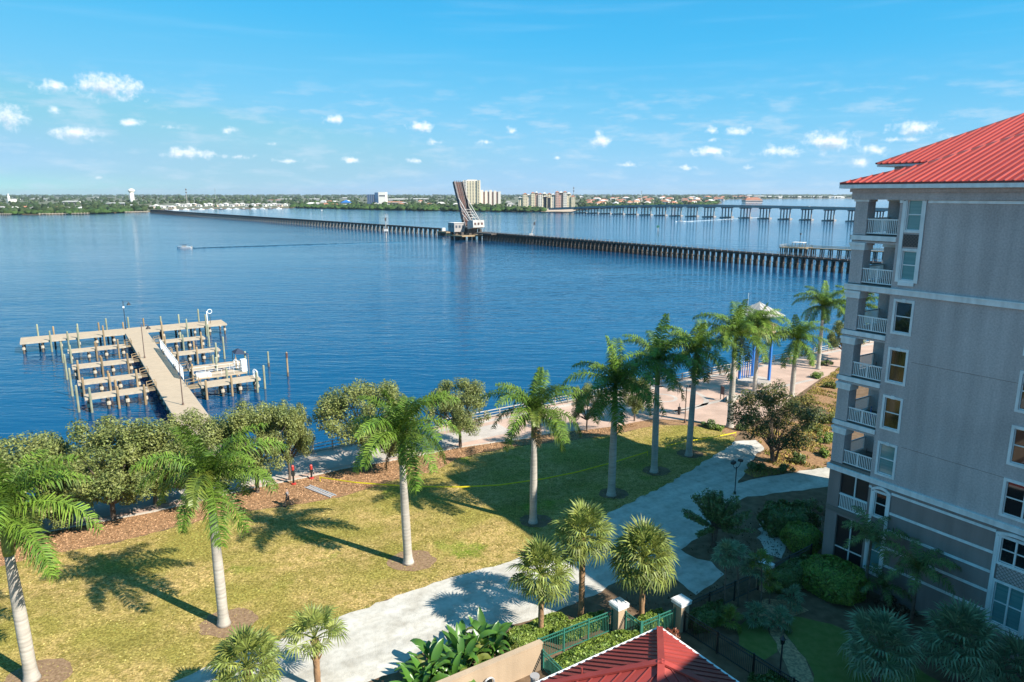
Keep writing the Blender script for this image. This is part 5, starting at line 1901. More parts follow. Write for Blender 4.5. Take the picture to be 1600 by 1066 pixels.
def hedge(name, label, loc, rotz, sx, sy, sz, m, n, leaf, seed, group='clipped hedges', wob=.12):
    """Clipped block of leaves over a twiggy core."""
    if name == 'bush':
        return bush(label, loc, rotz, sx * 1.15, sy * 1.15, sz, m, n, leaf, seed)
    t = thing(name, label, 'hedge', loc, rotz, group)
    n = int(n * 1.5)
    r = np.random.default_rng(seed)
    p = r.uniform(-1, 1, (n, 3))
    ax = r.integers(0, 5, n)
    for k, (i, sg) in enumerate(((0, 1), (0, -1), (1, 1), (1, -1), (2, 1))):
        p[ax == k, i] = sg * (1 - np.abs(r.normal(0, .06, (ax == k).sum())))
    # rounded edges, bumpy skin
    q = p / np.maximum(1, np.linalg.norm(p, axis=1) / 1.28)[:, None]
    q = q * (1 + wob * np.sin(q[:, :1] * 7 + seed) * np.cos(q[:, 1:2] * 6) * .5)
    c = q * np.array([sx, sy, sz / 2]) + np.array([0, 0, sz / 2])
    c = np.concatenate([c, np.full((n, 1), .01)], 1)
    d = q / np.linalg.norm(q, axis=1)[:, None]
    nrm = d * .8 + r.normal(size=(n, 3)) * .6
    nrm /= np.linalg.norm(nrm, axis=1)[:, None]
    a = np.cross(nrm, r.normal(size=(n, 3)))
    a /= np.linalg.norm(a, axis=1)[:, None]
    b = np.cross(nrm, a)
    s = leaf * r.uniform(.6, 1.35, n)[:, None]
    pp = c[:, :3]
    link('foliage', tri_mesh('foliage', np.stack([pp - a * s, pp + b * s * .5, pp + a * s, pp - b * s * .5], 1), M[m]), t)
    MB().prism([(sx * .82 * math.cos(x * .5236) * 1.1, sy * .82 * math.sin(x * .5236) * 1.1) for x in range(12)], 0, sz * .82).build('twigs', M['dshrub'], t)
    return t


hedge('hedge', 'sunlit clipped hedge block in front of the red pyramid roof', W(25.2, 29.05), TH, 3.0, 1.0, 1.0, 'hedge', 6500, .10, 1)
hedge('hedge', 'clipped sunlit hedge left of the sabal palm by the beige wall', W(22.2, 32.9), TH, .95, .85, .95, 'hedge', 2600, .09, 2)
hedge('hedge', 'low hedge on the path side of the green fence behind the first sabal palm', W(24.4, 33.3), TH, 1.4, .7, .75, 'hedge', 2600, .09, 3)
hedge('hedge', 'loose low hedge along the green fence near the tallest sabal palm', W(26.1, 32.0), TH, 1.9, .5, .8, 'hedge', 2600, .09, 4, wob=.35)
hedge('hedge', 'hedge behind the green gate at the sunlit pillar', W(30.4, 29.9), TH, 1.1, .45, .9, 'hedge', 1600, .09, 5, wob=.3)
hedge('hedge', 'large clipped round topped hedge at the foot of the ground floor balcony', W(44.3, 25.9), TH, 1.7, 2.0, 2.0, 'hedge', 7000, .11, 6)
hedge('hedge', 'long dark clipped hedge inside the black fence right of the shaded pillar', W(43.0, 28.0), TH, 2.4, .8, 1.6, 'dshrub', 5000, .10, 7)
hedge('hedge', 'round bright hedge at the building corner beyond the black fence', W(47.9, 31.0), TH, 1.15, 1.3, 1.9, 'hedge', 3200, .10, 8)
hedge('hedge', 'dark loose hedge at the building corner beside the path', W(49.6, 33.6), TH, 1.9, 1.7, 2.1, 'dshrub', 4200, .13, 9, wob=.4)
hedge('hedge', 'dark leafy hedge below the black fence at the bottom edge', W(31.0, 20.6), TH + 1.2, 1.6, 1.1, 1.1, 'dshrub', 3000, .12, 10, wob=.4)
hedge('hedge', 'dark low planting inside the black fence beside the slender palms', W(34.0, 28.2), TH, 1.6, .7, .9, 'dshrub', 2600, .12, 11, wob=.4)
hedge('bush', 'yellow-green bush between the broad-leaved plants and the hedge', W(20.8, 31.7), TH, .85, .7, 1.1, 'hedgey', 1500, .11, 12, 'bushes', .4)
hedge('bush', 'red leaved bush at the peak of the red pyramid roof', W(30.05, 27.9), TH, .62, .55, 1.15, 'redleaf', 1100, .11, 13, 'bushes', .4)
hedge('bush', 'brownish dry bush against the building foot between the feather palms', CORNER + W(-1.2, -6.8), TH, .9, 1.5, .8, 'litter', 1400, .12, 14, 'bushes', .4)
for i, (x, y, s_, m, lab) in enumerate([(1108, 668, 1.0, 'dshrub', 'dark low bush at the plaza edge right of the brown lamp'), (1122, 672, .7, 'hedge', 'small green bush in the grass at the plaza edge'), (1158, 671, .9, 'dshrub', 'bush at the foot of the palm before the lookout tower'),
                                  (1275, 590, 1.1, 'hedge', 'green bush in the bed below the seawall palm'), (1296, 606, 1.0, 'hedgey', 'yellowish bush in the bed by the building corner'), (1290, 572, 1.1, 'dshrub', 'dark bush above the bed near the building corner'),
                                  (1268, 672, 1.4, 'hedgey', 'yellow-green bush right of the autumn tree'), (1290, 690, 1.2, 'hedge', 'leafy bush between the autumn tree and the building'), (1298, 662, 1.4, 'hedgey', 'tall yellowish bush close to the building corner'),
                                  (1245, 722, 1.0, 'dshrub', 'dark bush under the right side of the autumn tree'), (1180, 735, .9, 'dshrub', 'dark ground bush at the path fork'), (1225, 738, .9, 'dshrub', 'low dark bush along the shaded branch path'), (1285, 712, .8, 'hedge', 'small green tuft by the branch path near the building'),
                                  (1262, 800, 1.3, 'dshrub', 'dark shrub in the shaded bed left of the building')]):
    hedge('bush', lab, GP(x, y), i, .8 * s_, .8 * s_, 1.0 * s_, m, int(1100 * s_), .11, 40 + i, 'bushes', .45)


# (bushes are loose heaps of leaf clumps, not clipped)
# broad-leaved plants: every large leaf is a part
def blade_leaf(seed, L, wd, bend, m):
    rnd = random.Random(seed)
    b = MB()
    n = 8
    pet = .55
    b.tube([(0, 0, 0), (.03, 0, pet)], [.03, .022], 4)
    pts = []
    x, z, a = .03, pet, R(84)
    for i in range(n + 1):
        pts.append(Vector((x, 0, z)))
        a -= bend / n * (1 + i / n)
        x += math.cos(a) * L / n
        z += math.sin(a) * L / n
    vs_, fs = [], []
    for i, p in enumerate(pts):
        t = i / n
        w_ = wd * (math.sin(math.pi * min(1, t * .93 + .07)) ** .7) * (1 - .25 * t)
        jig = rnd.uniform(-.02, .02)
        vs_ += [p + Vector((-.10 * w_ * 2, w_, .06 + jig)), p, p + Vector((-.10 * w_ * 2, -w_, .06 - jig))]
    for i in range(n):
        for k in (0, 1):
            fs.append((i * 3 + k, i * 3 + k + 1, i * 3 + k + 4, i * 3 + k + 3))
    b.add(vs_, fs)
    return b.mesh('leaf', m, True)


BL = [blade_leaf(1, 1.35, .24, R(35), M['banana']), blade_leaf(2, 1.5, .27, R(70), M['banana']), blade_leaf(3, 1.2, .22, R(110), M['banana']), blade_leaf(4, 1.4, .26, R(15), M['banana'])]
BLY = blade_leaf(5, 1.1, .2, R(100), M['hedgey'])
rnd = random.Random(9)
for i, (a, b, sc, lab) in enumerate([(15.6, 32.9, 1.2, 'leftmost clump of broad paddle leaves at the beige wall end'), (16.5, 33.7, 1.15, 'clump of paddle leaves nearest the white path on the left'), (17.5, 32.5, 1.2, 'middle clump of paddle leaves against the beige wall'),
                                (18.3, 33.6, 1.2, 'clump of tall paddle leaves in the middle of the row'), (19.3, 32.6, 1.15, 'clump of paddle leaves close to the yellow-green bush'), (19.9, 33.6, 1.25, 'rightmost tall clump of upright paddle leaves'),
                                (14.6, 31.9, 1.0, 'low clump of paddle leaves at the bottom edge'), (16.4, 31.7, .95, 'short clump of paddle leaves under the wall coping')]):
    t = thing('paddle_leaf_plant', lab, 'plant', W(a, b), rnd.uniform(0, 6), 'broad-leaved plants at the wall')
    t.scale = (sc,) * 3
    for q in range(24):
        ang = q * 2.4
        rr = rnd.uniform(0, .45)
        f = q / 24
        link('leaf', BLY if rnd.random() < .10 else BL[min(3, int(rnd.random() * 4))], t, (rr * math.cos(ang), rr * math.sin(ang), rnd.uniform(0, .55) * (1 - f)),
             Euler((rnd.uniform(-.2, .2), R(rnd.uniform(0, 22) + 34 * f), ang)), rnd.uniform(.8, 1.15) * (1 - .2 * f))
    st = MB()
    for q in range(5):
        st.tube([(.3 * math.cos(q * 1.3), .3 * math.sin(q * 1.3), 0), (.25 * math.cos(q * 1.3), .25 * math.sin(q * 1.3), .8)], .05, 5)
    kind(st.build('stems', M['pshaft'], t), 'stuff')

# ------------------------------------------------------------------ the person walking on the lawn
def skin_mesh(name, verts, edges, radii, m, parent, sub=2, root=0):
    me = bpy.data.meshes.new(name)
    me.from_pydata([tuple(v) for v in verts], edges, [])
    o = link(name, me, parent)
    mod = o.modifiers.new('skin', 'SKIN')
    for i, r_ in enumerate(radii):
        rr = r_ if hasattr(r_, '__len__') else (r_, r_)
        me.skin_vertices[0].data[i].radius = rr
        me.skin_vertices[0].data[i].use_root = (i == root)
    s2 = o.modifiers.new('sub', 'SUBSURF')
    s2.levels = s2.render_levels = sub
    me.materials.append(m)
    return o


pr = thing('person', 'person in grey shirt and dark shorts walking left across the lawn edge', 'person', GP(450, 791), math.radians(180) + .25)
V_ = [(0, 0, .95), (0, 0, 1.12), (0, 0, 1.32), (.01, 0, 1.47), (.03, 0, 1.58), (.035, 0, 1.70),          # pelvis..head
      (.02, .19, 1.42), (-.10, .26, 1.17), (.02, .27, .93), (.06, .27, .84),                                # left arm
      (.0, -.19, 1.42), (.10, -.26, 1.18), (.28, -.24, 1.02), (.36, -.23, .97),                             # right arm
      (.02, .10, .88), (.20, .10, .50), (.16, .10, .09), (.30, .10, .04),                                   # left leg (forward)
      (-.01, -.10, .88), (-.12, -.10, .50), (-.36, -.10, .16), (-.28, -.10, .05)]
E_ = [(0, 1), (1, 2), (2, 3), (3, 4), (4, 5), (3, 6), (6, 7), (7, 8), (8, 9), (3, 10), (10, 11), (11, 12), (12, 13), (0, 14), (14, 15), (15, 16), (16, 17), (0, 18), (18, 19), (19, 20), (20, 21)]
R_ = [(.12, .15), (.11, .14), (.12, .17), .07, .09, .095, .06, .045, .035, .04, .06, .045, .035, .04, .085, .06, .045, .04, .085, .06, .045, .04]
skin_mesh('body', V_, E_, R_, M['skin'], pr)
SV = [(0, 0, .93), (0, 0, 1.13), (0, 0, 1.33), (0, 0, 1.45), (.02, .20, 1.41), (-.07, .265, 1.24), (0, -.20, 1.41), (.07, -.265, 1.24)]
skin_mesh('shirt', SV, [(0, 1), (1, 2), (2, 3), (3, 4), (4, 5), (3, 6), (6, 7)], [(.145, .18), (.135, .165), (.145, .195), .09, .085, .065, .085, .065], M['shirt'], pr)
PV = [(0, 0, .96), (.02, .10, .86), (.16, .10, .52), (-.01, -.10, .86), (-.10, -.10, .52)]
skin_mesh('shorts', PV, [(0, 1), (1, 2), (0, 3), (3, 4)], [(.14, .17), .115, .085, .115, .085], M['trousers'], pr)
skin_mesh('hair', [(.02, 0, 1.70), (.02, 0, 1.765)], [(0, 1)], [.105, .085], M['hair'], pr)
for x, y in ((.30, .10), (-.28, -.10)):
    MB().box(x - .16, x + .10, y - .05, y + .05, -.01 if x > 0 else .0, .09).build('shoe', M['trousers'], pr)
# ------------------------------------------------------------------ railway trestle with its raised bascule span
RA, RB = GP(1330, 427, WATER), GP(748, 374, WATER)
rd = (RB - RA)
rd.z = 0
rd.normalize()
RANG = math.atan2(rd.y, rd.x)
DZ = 3.3                                           # rail deck above the datum


def trestle(start, length, label, step, nm='railway_trestle', posts=True, rot=RANG, pm='creo'):
    t = thing(nm, label, 'bridge', start, rot, 'railway trestles')
    MB().box(0, length, -1.2, 1.2, DZ - .75, DZ - .1).build('stringers', M['creo'], t)
    MB().box(0, length, -1.6, 1.6, DZ - .1, DZ + .12).build('tie_deck', M['creo'], t)
    for y in (-.75, .75):
        MB().box(0, length, y - .05, y + .05, DZ + .121, DZ + .30).build('rail', M['rust'], t)
    b = MB()
    b.box(-.2, .2, -1.6, 1.6, DZ - 1.15, DZ - .76)
    for y in (-1.15, -.6, 0, .6, 1.15):
        b.tube([(0, y * 1.25, WATER - 2), (0, y, DZ - 1.1)], .26, 6)
    b.bar((0, -1.4, WATER + .4), (0, 1.1, DZ - 1.3), .2).bar((0, 1.4, WATER + .4), (0, -1.1, DZ - 1.3), .2)
    b.box(-.3, .3, -1.7, 1.7, WATER + 1.5, WATER + 1.9)
    me = b.mesh('bent', M[pm])
    n = int(length / step)
    for i in range(n):
        link('bent', me, t, (step * (i + .5), 0, 0), 0, (1, 1, 1))
    if posts:
        h = MB()
        x = 0
        while x < length:
            h.box(x - .07, x + .07, -1.75, -1.6, DZ - .1, DZ + 1.15)
            h.box(x - .07, x + .07, 1.6, 1.75, DZ - .1, DZ + 1.15)
            x += 3.2
        h.box(0, length, -1.72, -1.64, DZ + 1.0, DZ + 1.07).box(0, length, 1.64, 1.72, DZ + 1.0, DZ + 1.07)
        kind(h.build('handrail', M['hw'], t), 'stuff')
    return t


r0 = RA - rd * 95
l0 = (RB - r0).length
trestle(Vector((r0.x, r0.y, 0)), l0 - 4, 'dark timber railway trestle from the bascule span to the right', 3.15)
RL = GP(692, 368, WATER)
RE = GP(235, 332.6, WATER)
dl = (RE - RL)
dl.z = 0
trestle(Vector((RL.x, RL.y, 0)), dl.length, 'long dark railway trestle running left to the far shore', 6.4, posts=False, pm='greywood', rot=math.atan2(dl.y, dl.x))
# small craft of timber at the gap
t = thing('bridge_fender', 'timber fender pier on the left side of the navigation gap', 'fender', Vector((RL.x, RL.y, 0)), math.atan2(dl.y, dl.x))
MB().box(-9, 2, -3.4, 3.4, .6, 1.5).build('fender_deck', M['pile'], t)
f = MB()
for i in range(7):
    for y in (-3, 0, 3):
        f.tube([(-8.5 + i * 1.7, y, WATER - 2), (-8.5 + i * 1.7, y, 1.9)], .3, 6)
kind(f.build('fender_piles', M['creo'], t), 'stuff')
MB().box(-1.5, .8, -1.2, 1.2, 1.5, 3.9).build('signal_cabin', M['hwhite'], t)
for k, (x, y, hh, lab) in enumerate(((603, 361, 11, 'thin signal mast on the left railway trestle'), (830, 368, 10, 'leaning signal mast with white head on the right railway trestle'))):
    g0 = GP(x, y, DZ)
    t = thing('signal_mast', lab, 'mast', Vector((g0.x, g0.y, 0)), 0, 'signal masts')
    MB().tube([(0, 0, WATER - 1), (0, 0, DZ + 1), ((3.0 if k else 0), 0, DZ + hh)], [.4, .3, .12], 6).build('pole', M['offwhite'], t)
    MB().box(-1.2, 1.2, -.9, .9, DZ - .2, DZ + 1.1).build('platform', M['hroofw'], t)
    MB().box(-.5 + (1.9 if k else 0), .5 + (1.9 if k else 0), -.4, .4, DZ + hh * .62, DZ + hh * .8).build('signal_head', M['steel'], t)

# bascule span; local x runs along the bridge to the left (away), z up
BP = FAR(731.5, 474, 0)
bs = thing('bascule_bridge', 'raised rusty bascule railway span with white counterweight house', 'bridge', Vector((BP.x, BP.y, 0)), RANG)
LA = R(67)
LL = 31.5
P0 = Vector((0.5, 0, 6.5))
ax = Vector((math.cos(LA), 0, math.sin(LA)))
nx = Vector((-math.sin(LA), 0, math.cos(LA)))       # out of the track side, towards the near end
for y in (-3.3, 3.3):
    g = MB()
    wv = Vector((0, .35, 0))
    q0, q1 = P0 + Vector((0, y, 0)), P0 + ax * LL + Vector((0, y, 0))
    dp = 2.6
    g.add([q0 - wv, q1 - wv, q1 + nx * dp * .8 - wv, q0 + nx * dp - wv, q0 + wv, q1 + wv, q1 + nx * dp * .8 + wv, q0 + nx * dp + wv],
          [(0, 3, 2, 1), (4, 5, 6, 7), (0, 1, 5, 4), (1, 2, 6, 5), (2, 3, 7, 6), (3, 0, 4, 7)])
    go_ = g.build('main_girder', M['steel'], bs)
    st = MB()
    for i in range(13):
        p = q0 + ax * (LL * (i + .5) / 13)
        st.bar(p + Vector((0, -.42 if y < 0 else .42, 0)), p + nx * dp * .95 + Vector((0, -.42 if y < 0 else .42, 0)), .25)
    st.build('stiffener', M['rust'], go_)['kind'] = 'stuff'
q = MB()
q.add([P0 + Vector((0, -2.9, 0)) + nx * .5, P0 + Vector((0, 2.9, 0)) + nx * .5, P0 + ax * LL + Vector((0, 2.9, 0)) + nx * .5, P0 + ax * LL + Vector((0, -2.9, 0)) + nx * .5,
       P0 + Vector((0, -2.9, 0)) + nx * .9, P0 + Vector((0, 2.9, 0)) + nx * .9, P0 + ax * LL + Vector((0, 2.9, 0)) + nx * .9, P0 + ax * LL + Vector((0, -2.9, 0)) + nx * .9],
      [(0, 1, 2, 3), (7, 6, 5, 4), (0, 4, 5, 1), (1, 5, 6, 2), (2, 6, 7, 3), (3, 7, 4, 0)])
q.build('floor_system', M['rust'], bs)
for y in (-.8, .8, -2.2, 2.2):
    MB().bar(P0 + Vector((0, y, 0)) + nx * 1.1, P0 + ax * (LL + .8) + Vector((0, y, 0)) + nx * 1.1, .28, .35).build('track_rail', M['rust'] if abs(y) < 1 else M['steel'], bs)
xb = MB()
for i in range(24):
    p = P0 + ax * (LL * (i + .5) / 24) + nx * .98
    xb.bar(p + Vector((0, -2.8, 0)), p + Vector((0, 2.8, 0)), .35)
xb.build('ties', M['steel'], bs)['kind'] = 'stuff'
# counterweight truss and houses at the near end
ty = 3.3
for y in (-ty, ty):
    for tip, base in ((P0 + ax * 13 + Vector((0, y, 0)) + nx * 2.4, Vector((-9.5, y, 9.5))), (P0 + ax * 19 + Vector((0, y, 0)) + nx * 2.4, Vector((-9.5, y, 10.5))), (P0 + ax * 8 + Vector((0, y, 0)) + nx * 2.4, Vector((-9.5, y, 8.0)))):
        MB().bar(tip, base, .42).build('strut', M['offwhite'], bs)
for i in range(5):
    p = (P0 + ax * 16 + nx * 2.4).lerp(Vector((-9.5, 0, 10)), .35 + i * .14)
    MB().bar(p + Vector((0, -ty, 0)), p + Vector((0, ty, 0)), .3).build('cross_strut', M['offwhite'], bs)
cw = MB().add([(x, y, z) for y in (-4.4, 4.4) for x, z in ((-13.0, 6.6), (-6.2, 5.2), (-5.6, 9.6), (-8.0, 11.2), (-12.6, 11.2))],
              [(0, 1, 2, 3, 4), (9, 8, 7, 6, 5), (0, 5, 6, 1), (1, 6, 7, 2), (2, 7, 8, 3), (3, 8, 9, 4), (4, 9, 5, 0)])
cwo = cw.build('counterweight', M['offwhite'], bs)
for y in (-2.5, .2, 2.8):
    MB().box(-13.12, -12.7, y - .6, y + .6, 8.3, 9.7).build('opening', M['rust'], cwo)
for x in (-11.4, -9.6, -7.6):
    MB().box(x - .5, x + .5, -4.46, -4.3, 8.2, 9.5).build('opening', M['rust'], cwo)
hs = MB().box(-3.0, 4.6, 4.6, 12.6, 3.6, 9.2)
ho = hs.build('machinery_house', M['hroofg'], bs)
MB().box(-3.4, 5.0, 4.2, 13.0, 9.2, 9.55).build('roof', M['hroofw'], ho)
for y in (6, 8.5, 11):
    MB().box(-3.1, -2.98, y - .7, y + .7, 6.2, 7.8).build('window', M['dwin'], ho)
for x in (-1, 1.5, 3.6):
    MB().box(x - .6, x + .6, 12.58, 12.7, 6.2, 7.8).build('window', M['dwin'], ho)
for x in (-8, -1, 4):
    for y in (-4, 4, 10):
        MB().box(x - .9, x + .9, y - .9, y + .9, WATER - 3, 5.2 if y < 9 else 3.6).build('pier_leg', M['creo'], bs)
MB().box(-13, 8, -6, 13, .9, 1.6).build('pier_platform', M['pile'], bs)
MB().box(-6.4, 1.5, -3.0, 3.0, 2.2, 6.4).build('bearing_frame', M['steel'], bs)
MB().box(-30, -11.5, -2.2, 2.2, DZ - .8, DZ + .1).build('approach_deck', M['creo'], bs)

# ------------------------------------------------------------------ highway bridge
HW0, HW1 = FAR(905, 1120, 0), FAR(1338, 770, 0)
hd = (HW1 - HW0)
hl = hd.length
hw = thing('highway_bridge', 'long low concrete highway bridge on column piers crossing the river on the right', 'bridge', HW0, math.atan2(hd.y, hd.x))


def hz(x):
    return 4.2 + 9.0 * math.sin(math.pi * min(1, max(0, (x + 60) / 620))) if x < 250 else 13.2 - max(0, x - 330) * .006


HLEN = 760
seg = 40
dk, pt = MB(), MB()
for i in range(seg):
    x0, x1 = -60 + (HLEN + 60) * i / seg, -60 + (HLEN + 60) * (i + 1) / seg
    z0, z1 = hz(x0), hz(x1)
    for mb_, ys, za, zb in ((dk, ((-12, 12),), -1.7, 0), (pt, ((-12.2, -11.8), (11.8, 12.2)), -.3, 1.1)):
        for y0, y1 in ys:
            mb_.add([(x0, y0, z0 + za), (x1, y0, z1 + za), (x1, y1, z1 + za), (x0, y1, z0 + za), (x0, y0, z0 + zb), (x1, y0, z1 + zb), (x1, y1, z1 + zb), (x0, y1, z0 + zb)],
                    [(3, 2, 1, 0), (4, 5, 6, 7), (0, 1, 5, 4), (2, 3, 7, 6)])
dk.build('bridge_deck', M['hw'], hw)
pt.build('parapet', M['hw'], hw)
x = 4
while x < HLEN:
    z = hz(x)
    p = MB().box(-1.1, 1.1, -11.5, 11.5, -3.0, -1.72)
    for y in (-9.5, -3.2, 3.2, 9.5):
        p.tube([(0, y, WATER - 3 - z), (0, y, -3.0)], .75, 8)
    po = p.build('pier', M['hw'], hw, loc=(x, 0, z))
    f = MB()
    for y in (-6.3, 6.3):
        f.box(-2.3, 2.3, y - 5.4, y + 5.4, WATER - .5 - z, WATER + 1.3 - z)
    f.build('footing', M['hroofg'], po)
    x += 27
for i, (x, y, m) in enumerate(((90, -6, 'hwhite'), (190, 5, 'steel'), (300, -6, 'gred'), (380, 4, 'hwhite'), (455, -7, 'greybox'))):
    t = thing('car', {0: 'white car at the far end of the highway bridge', 1: 'dark car on the far lane mid highway bridge', 2: 'red car on the near lane of the highway bridge', 3: 'white car on the highway bridge near the building', 4: 'grey car on the highway bridge closest to the building'}[i], 'car', HW0 + hd.normalized() * x + Vector((-hd.y, hd.x, 0)).normalized() * y + Vector((0, 0, hz(x))), math.atan2(hd.y, hd.x), 'cars on the highway bridge')
    MB().box(-2.2, 2.2, -.9, .9, .35, .95).build('body', M[m], t)
    MB().add([(-1.5, -.8, .95), (1.1, -.8, .95), (1.1, .8, .95), (-1.5, .8, .95), (-1.1, -.7, 1.5), (.5, -.7, 1.5), (.5, .7, 1.5), (-1.1, .7, 1.5)], [(0, 1, 5, 4), (1, 2, 6, 5), (2, 3, 7, 6), (3, 0, 4, 7), (4, 5, 6, 7)]).build('cabin', M['glass'], t)
    for wx in (-1.4, 1.4):
        for wy in (-.85, .85):
            MB().tube([(wx, wy - .1, .35), (wx, wy + .1, .35)], .34, 8).build('wheel', M['creo'], t)

# ------------------------------------------------------------------ fishing pier
F0, F1 = GP(1222, 397.5, WATER), GP(1335, 403.5, WATER)
fd = F1 - F0
t = thing('fishing_pier', 'railed fishing pier with a square head behind the railway trestle', 'pier', Vector((F0.x, F0.y, 0)), math.atan2(fd.y, fd.x))
FZ = 2.3
MB().box(12, 95, -1.6, 1.6, FZ - .4, FZ).build('deck', M['pile'], t)
MB().box(0, 13, -5, 5, FZ - .39, FZ + .01).build('head_deck', M['pile'], t)
me = MB()
me.box(-.2, .2, -1.7, 1.7, FZ - .75, FZ - .41)
for y in (-1.3, 1.3):
    me.tube([(-.5, y, WATER - 2), (-.5, y, FZ - .4)], .24, 6).tube([(.5, y, WATER - 2), (.5, y, FZ - .4)], .24, 6)
me = me.mesh('pier_bent', M['creo'])
for i in range(21):
    link('pier_bent', me, t, (15 + i * 3.9, 0, 0))
hp = MB().tube([(0, 0, WATER - 2), (0, 0, FZ - .4)], .26, 6).mesh('pier_pile', M['creo'])
for i in range(6):
    for y in (-4.5, -1.6, 1.6, 4.5):
        link('pier_pile', hp, t, (.6 + i * 2.35, y, 0))
h = MB()
for z in (.55, 1.1):
    for y in (-1.55, 1.55):
        h.box(13, 95, y - .05, y + .05, FZ + z - .06, FZ + z + .06)
    h.box(0, 13, -4.95, -4.85, FZ + z - .06, FZ + z + .06).box(0, 13, 4.85, 4.95, FZ + z - .06, FZ + z + .06).box(0, .1, -4.9, 4.9, FZ + z - .06, FZ + z + .06)
x = 0
while x < 95:
    for y in ((-4.9, 4.9) if x < 13 else (-1.55, 1.55)):
        h.box(x - .07, x + .07, y - .07, y + .07, FZ, FZ + 1.15)
    x += 1.5
kind(h.build('handrail', M['fascia'], t), 'stuff')
MB().box(5, 10.5, -2.6, 2.6, FZ + 2.3, FZ + 2.5).build('shelter_roof', M['hroofw'], t)
for x in (5.3, 10.2):
    for y in (-2.3, 2.3):
        MB().bar((x, y, FZ), (x, y, FZ + 2.3), .18).build('shelter_post', M['pile'], t)
MB().tube([(8.5, -1, FZ), (8.5, -1, FZ + 7)], .1, 6).build('lamp_pole', M['steel'], t)
MB().box(8.2, 8.9, -1.3, -.7, FZ + 6.2, FZ + 7).build('lamp_head', M['steel'], t)


# ------------------------------------------------------------------ boats and their wakes
def boat(loc, rotz, L, label, canopy, group='boats under way'):
    t = thing('motor_boat', label, 'boat', loc, rotz, group)
    h = MB()
    n = 8
    for i in range(n + 1):
        u = i / n
        w_ = L * .17 * (1 - max(0, (u - .55) / .45) ** 2)
        z = .75 + .35 * u * u
        h.v += [(u * L - L / 2, -w_, z), (u * L - L / 2, -w_ * .75, -.15), (u * L - L / 2, w_ * .75, -.15), (u * L - L / 2, w_, z)]
    for i in range(n):
        for k in range(4):
            a, b = i * 4 + k, i * 4 + (k + 1) % 4
            h.f.append((a, b, b + 4, a + 4))
    h.f.append((3, 2, 1, 0))
    h.build('hull', M['gelcoat'], t)
    MB().box(-L * .12, L * .12, -L * .09, L * .09, .7, 1.5).build('console', M['greybox'], t)
    if canopy:
        MB().box(-L * .24, L * .2, -L * .14, L * .14, 2.1, 2.2).build('canopy', M['navy'], t)
        for x in (-L * .2, L * .16):
            for y in (-L * .12, L * .12):
                MB().bar((x, y, .7), (x, y, 2.12), .08).build('canopy_pole', M['alu'], t)
    MB().box(-L * .55, -L * .48, -.3, .3, .1, 1.2).build('outboard_motor', M['greybox'], t)
    return t


b0 = GP(288, 388, WATER)
wk = GP(640, 379, WATER)
boat(Vector((b0.x, b0.y, WATER)), math.pi + .05, 8.0, 'small white motor boat with dark canopy heading left in the middle of the river', True)
b1 = GP(1064, 346.5, WATER)
boat(Vector((b1.x, b1.y, WATER)), math.pi + .1, 9.0, 'white motor boat running fast in front of the highway bridge', False)
M['ripple'] = mat('wake_ripple', (0.004, 0.03, 0.06), 0.05, spec=.5)


def wake(name, p, q, w0, w1, h, m, n=60, seed=1, arm=0.0):
    r = random.Random(seed)
    p, q = Vector(p), Vector(q)
    d = (q - p)
    sv = Vector((-d.y, d.x, 0)).normalized()
    b = MB()
    prev = None
    for i in range(n + 1):
        u = i / n
        c = p.lerp(q, u) + sv * (arm * u + r.uniform(-.3, .3))
        w_ = (w0 + (w1 - w0) * u) * r.uniform(.8, 1.2)
        hh = h * (1 - .5 * u) * r.uniform(.4, 1.2)
        cur = [c - sv * w_, c + Vector((0, 0, hh)), c + sv * w_]
        if prev:
            b.quad(prev[0], cur[0], cur[1], prev[1]).quad(prev[1], cur[1], cur[2], prev[2])
        prev = cur
    return kind(b.build(name, m, smooth=True), 'stuff')


z_ = Vector((0, 0, .02))
s0 = Vector((b0.x + 5, b0.y, WATER)) + z_
wake('boat_wake', s0, Vector((wk.x, wk.y, WATER)) + z_, .6, 1.2, .30, M['ripple'], arm=8, n=110)
wake('boat_wake', s0, Vector((wk.x - 60, wk.y, WATER)) + z_, .6, 1.0, .24, M['ripple'], arm=-16, seed=2, n=110)
w1 = GP(1185, 340, WATER)
wake('foam_wake', Vector((b1.x + 4, b1.y, WATER)) + z_, Vector((w1.x, w1.y, WATER)) + z_, 1.1, 1.8, .25, M['foam'], seed=3)
wake('foam_wake', Vector((b1.x + 5, b1.y, WATER)) + z_, Vector((b1.x - 6, b1.y, WATER)) + z_, 1.6, .5, .9, M['foam'], 12, seed=4)
for x, y, m, lab in ((1028, 361, 'gfence', 'small green channel marker between the trestle and the highway bridge'), (503, 332, 'hwhite', 'tiny white channel marker far off the mangroves')):
    g0 = GP(x, y, WATER)
    t = thing('channel_marker', lab, 'marker', g0, 0, 'channel markers')
    MB().tube([(0, 0, -2), (0, 0, 3.0)], .28, 6).build('pile', M['offwhite'], t)
    MB().box(-1.1, 1.1, -.1, .1, 2.4, 4.4).build('board', M[m], t)

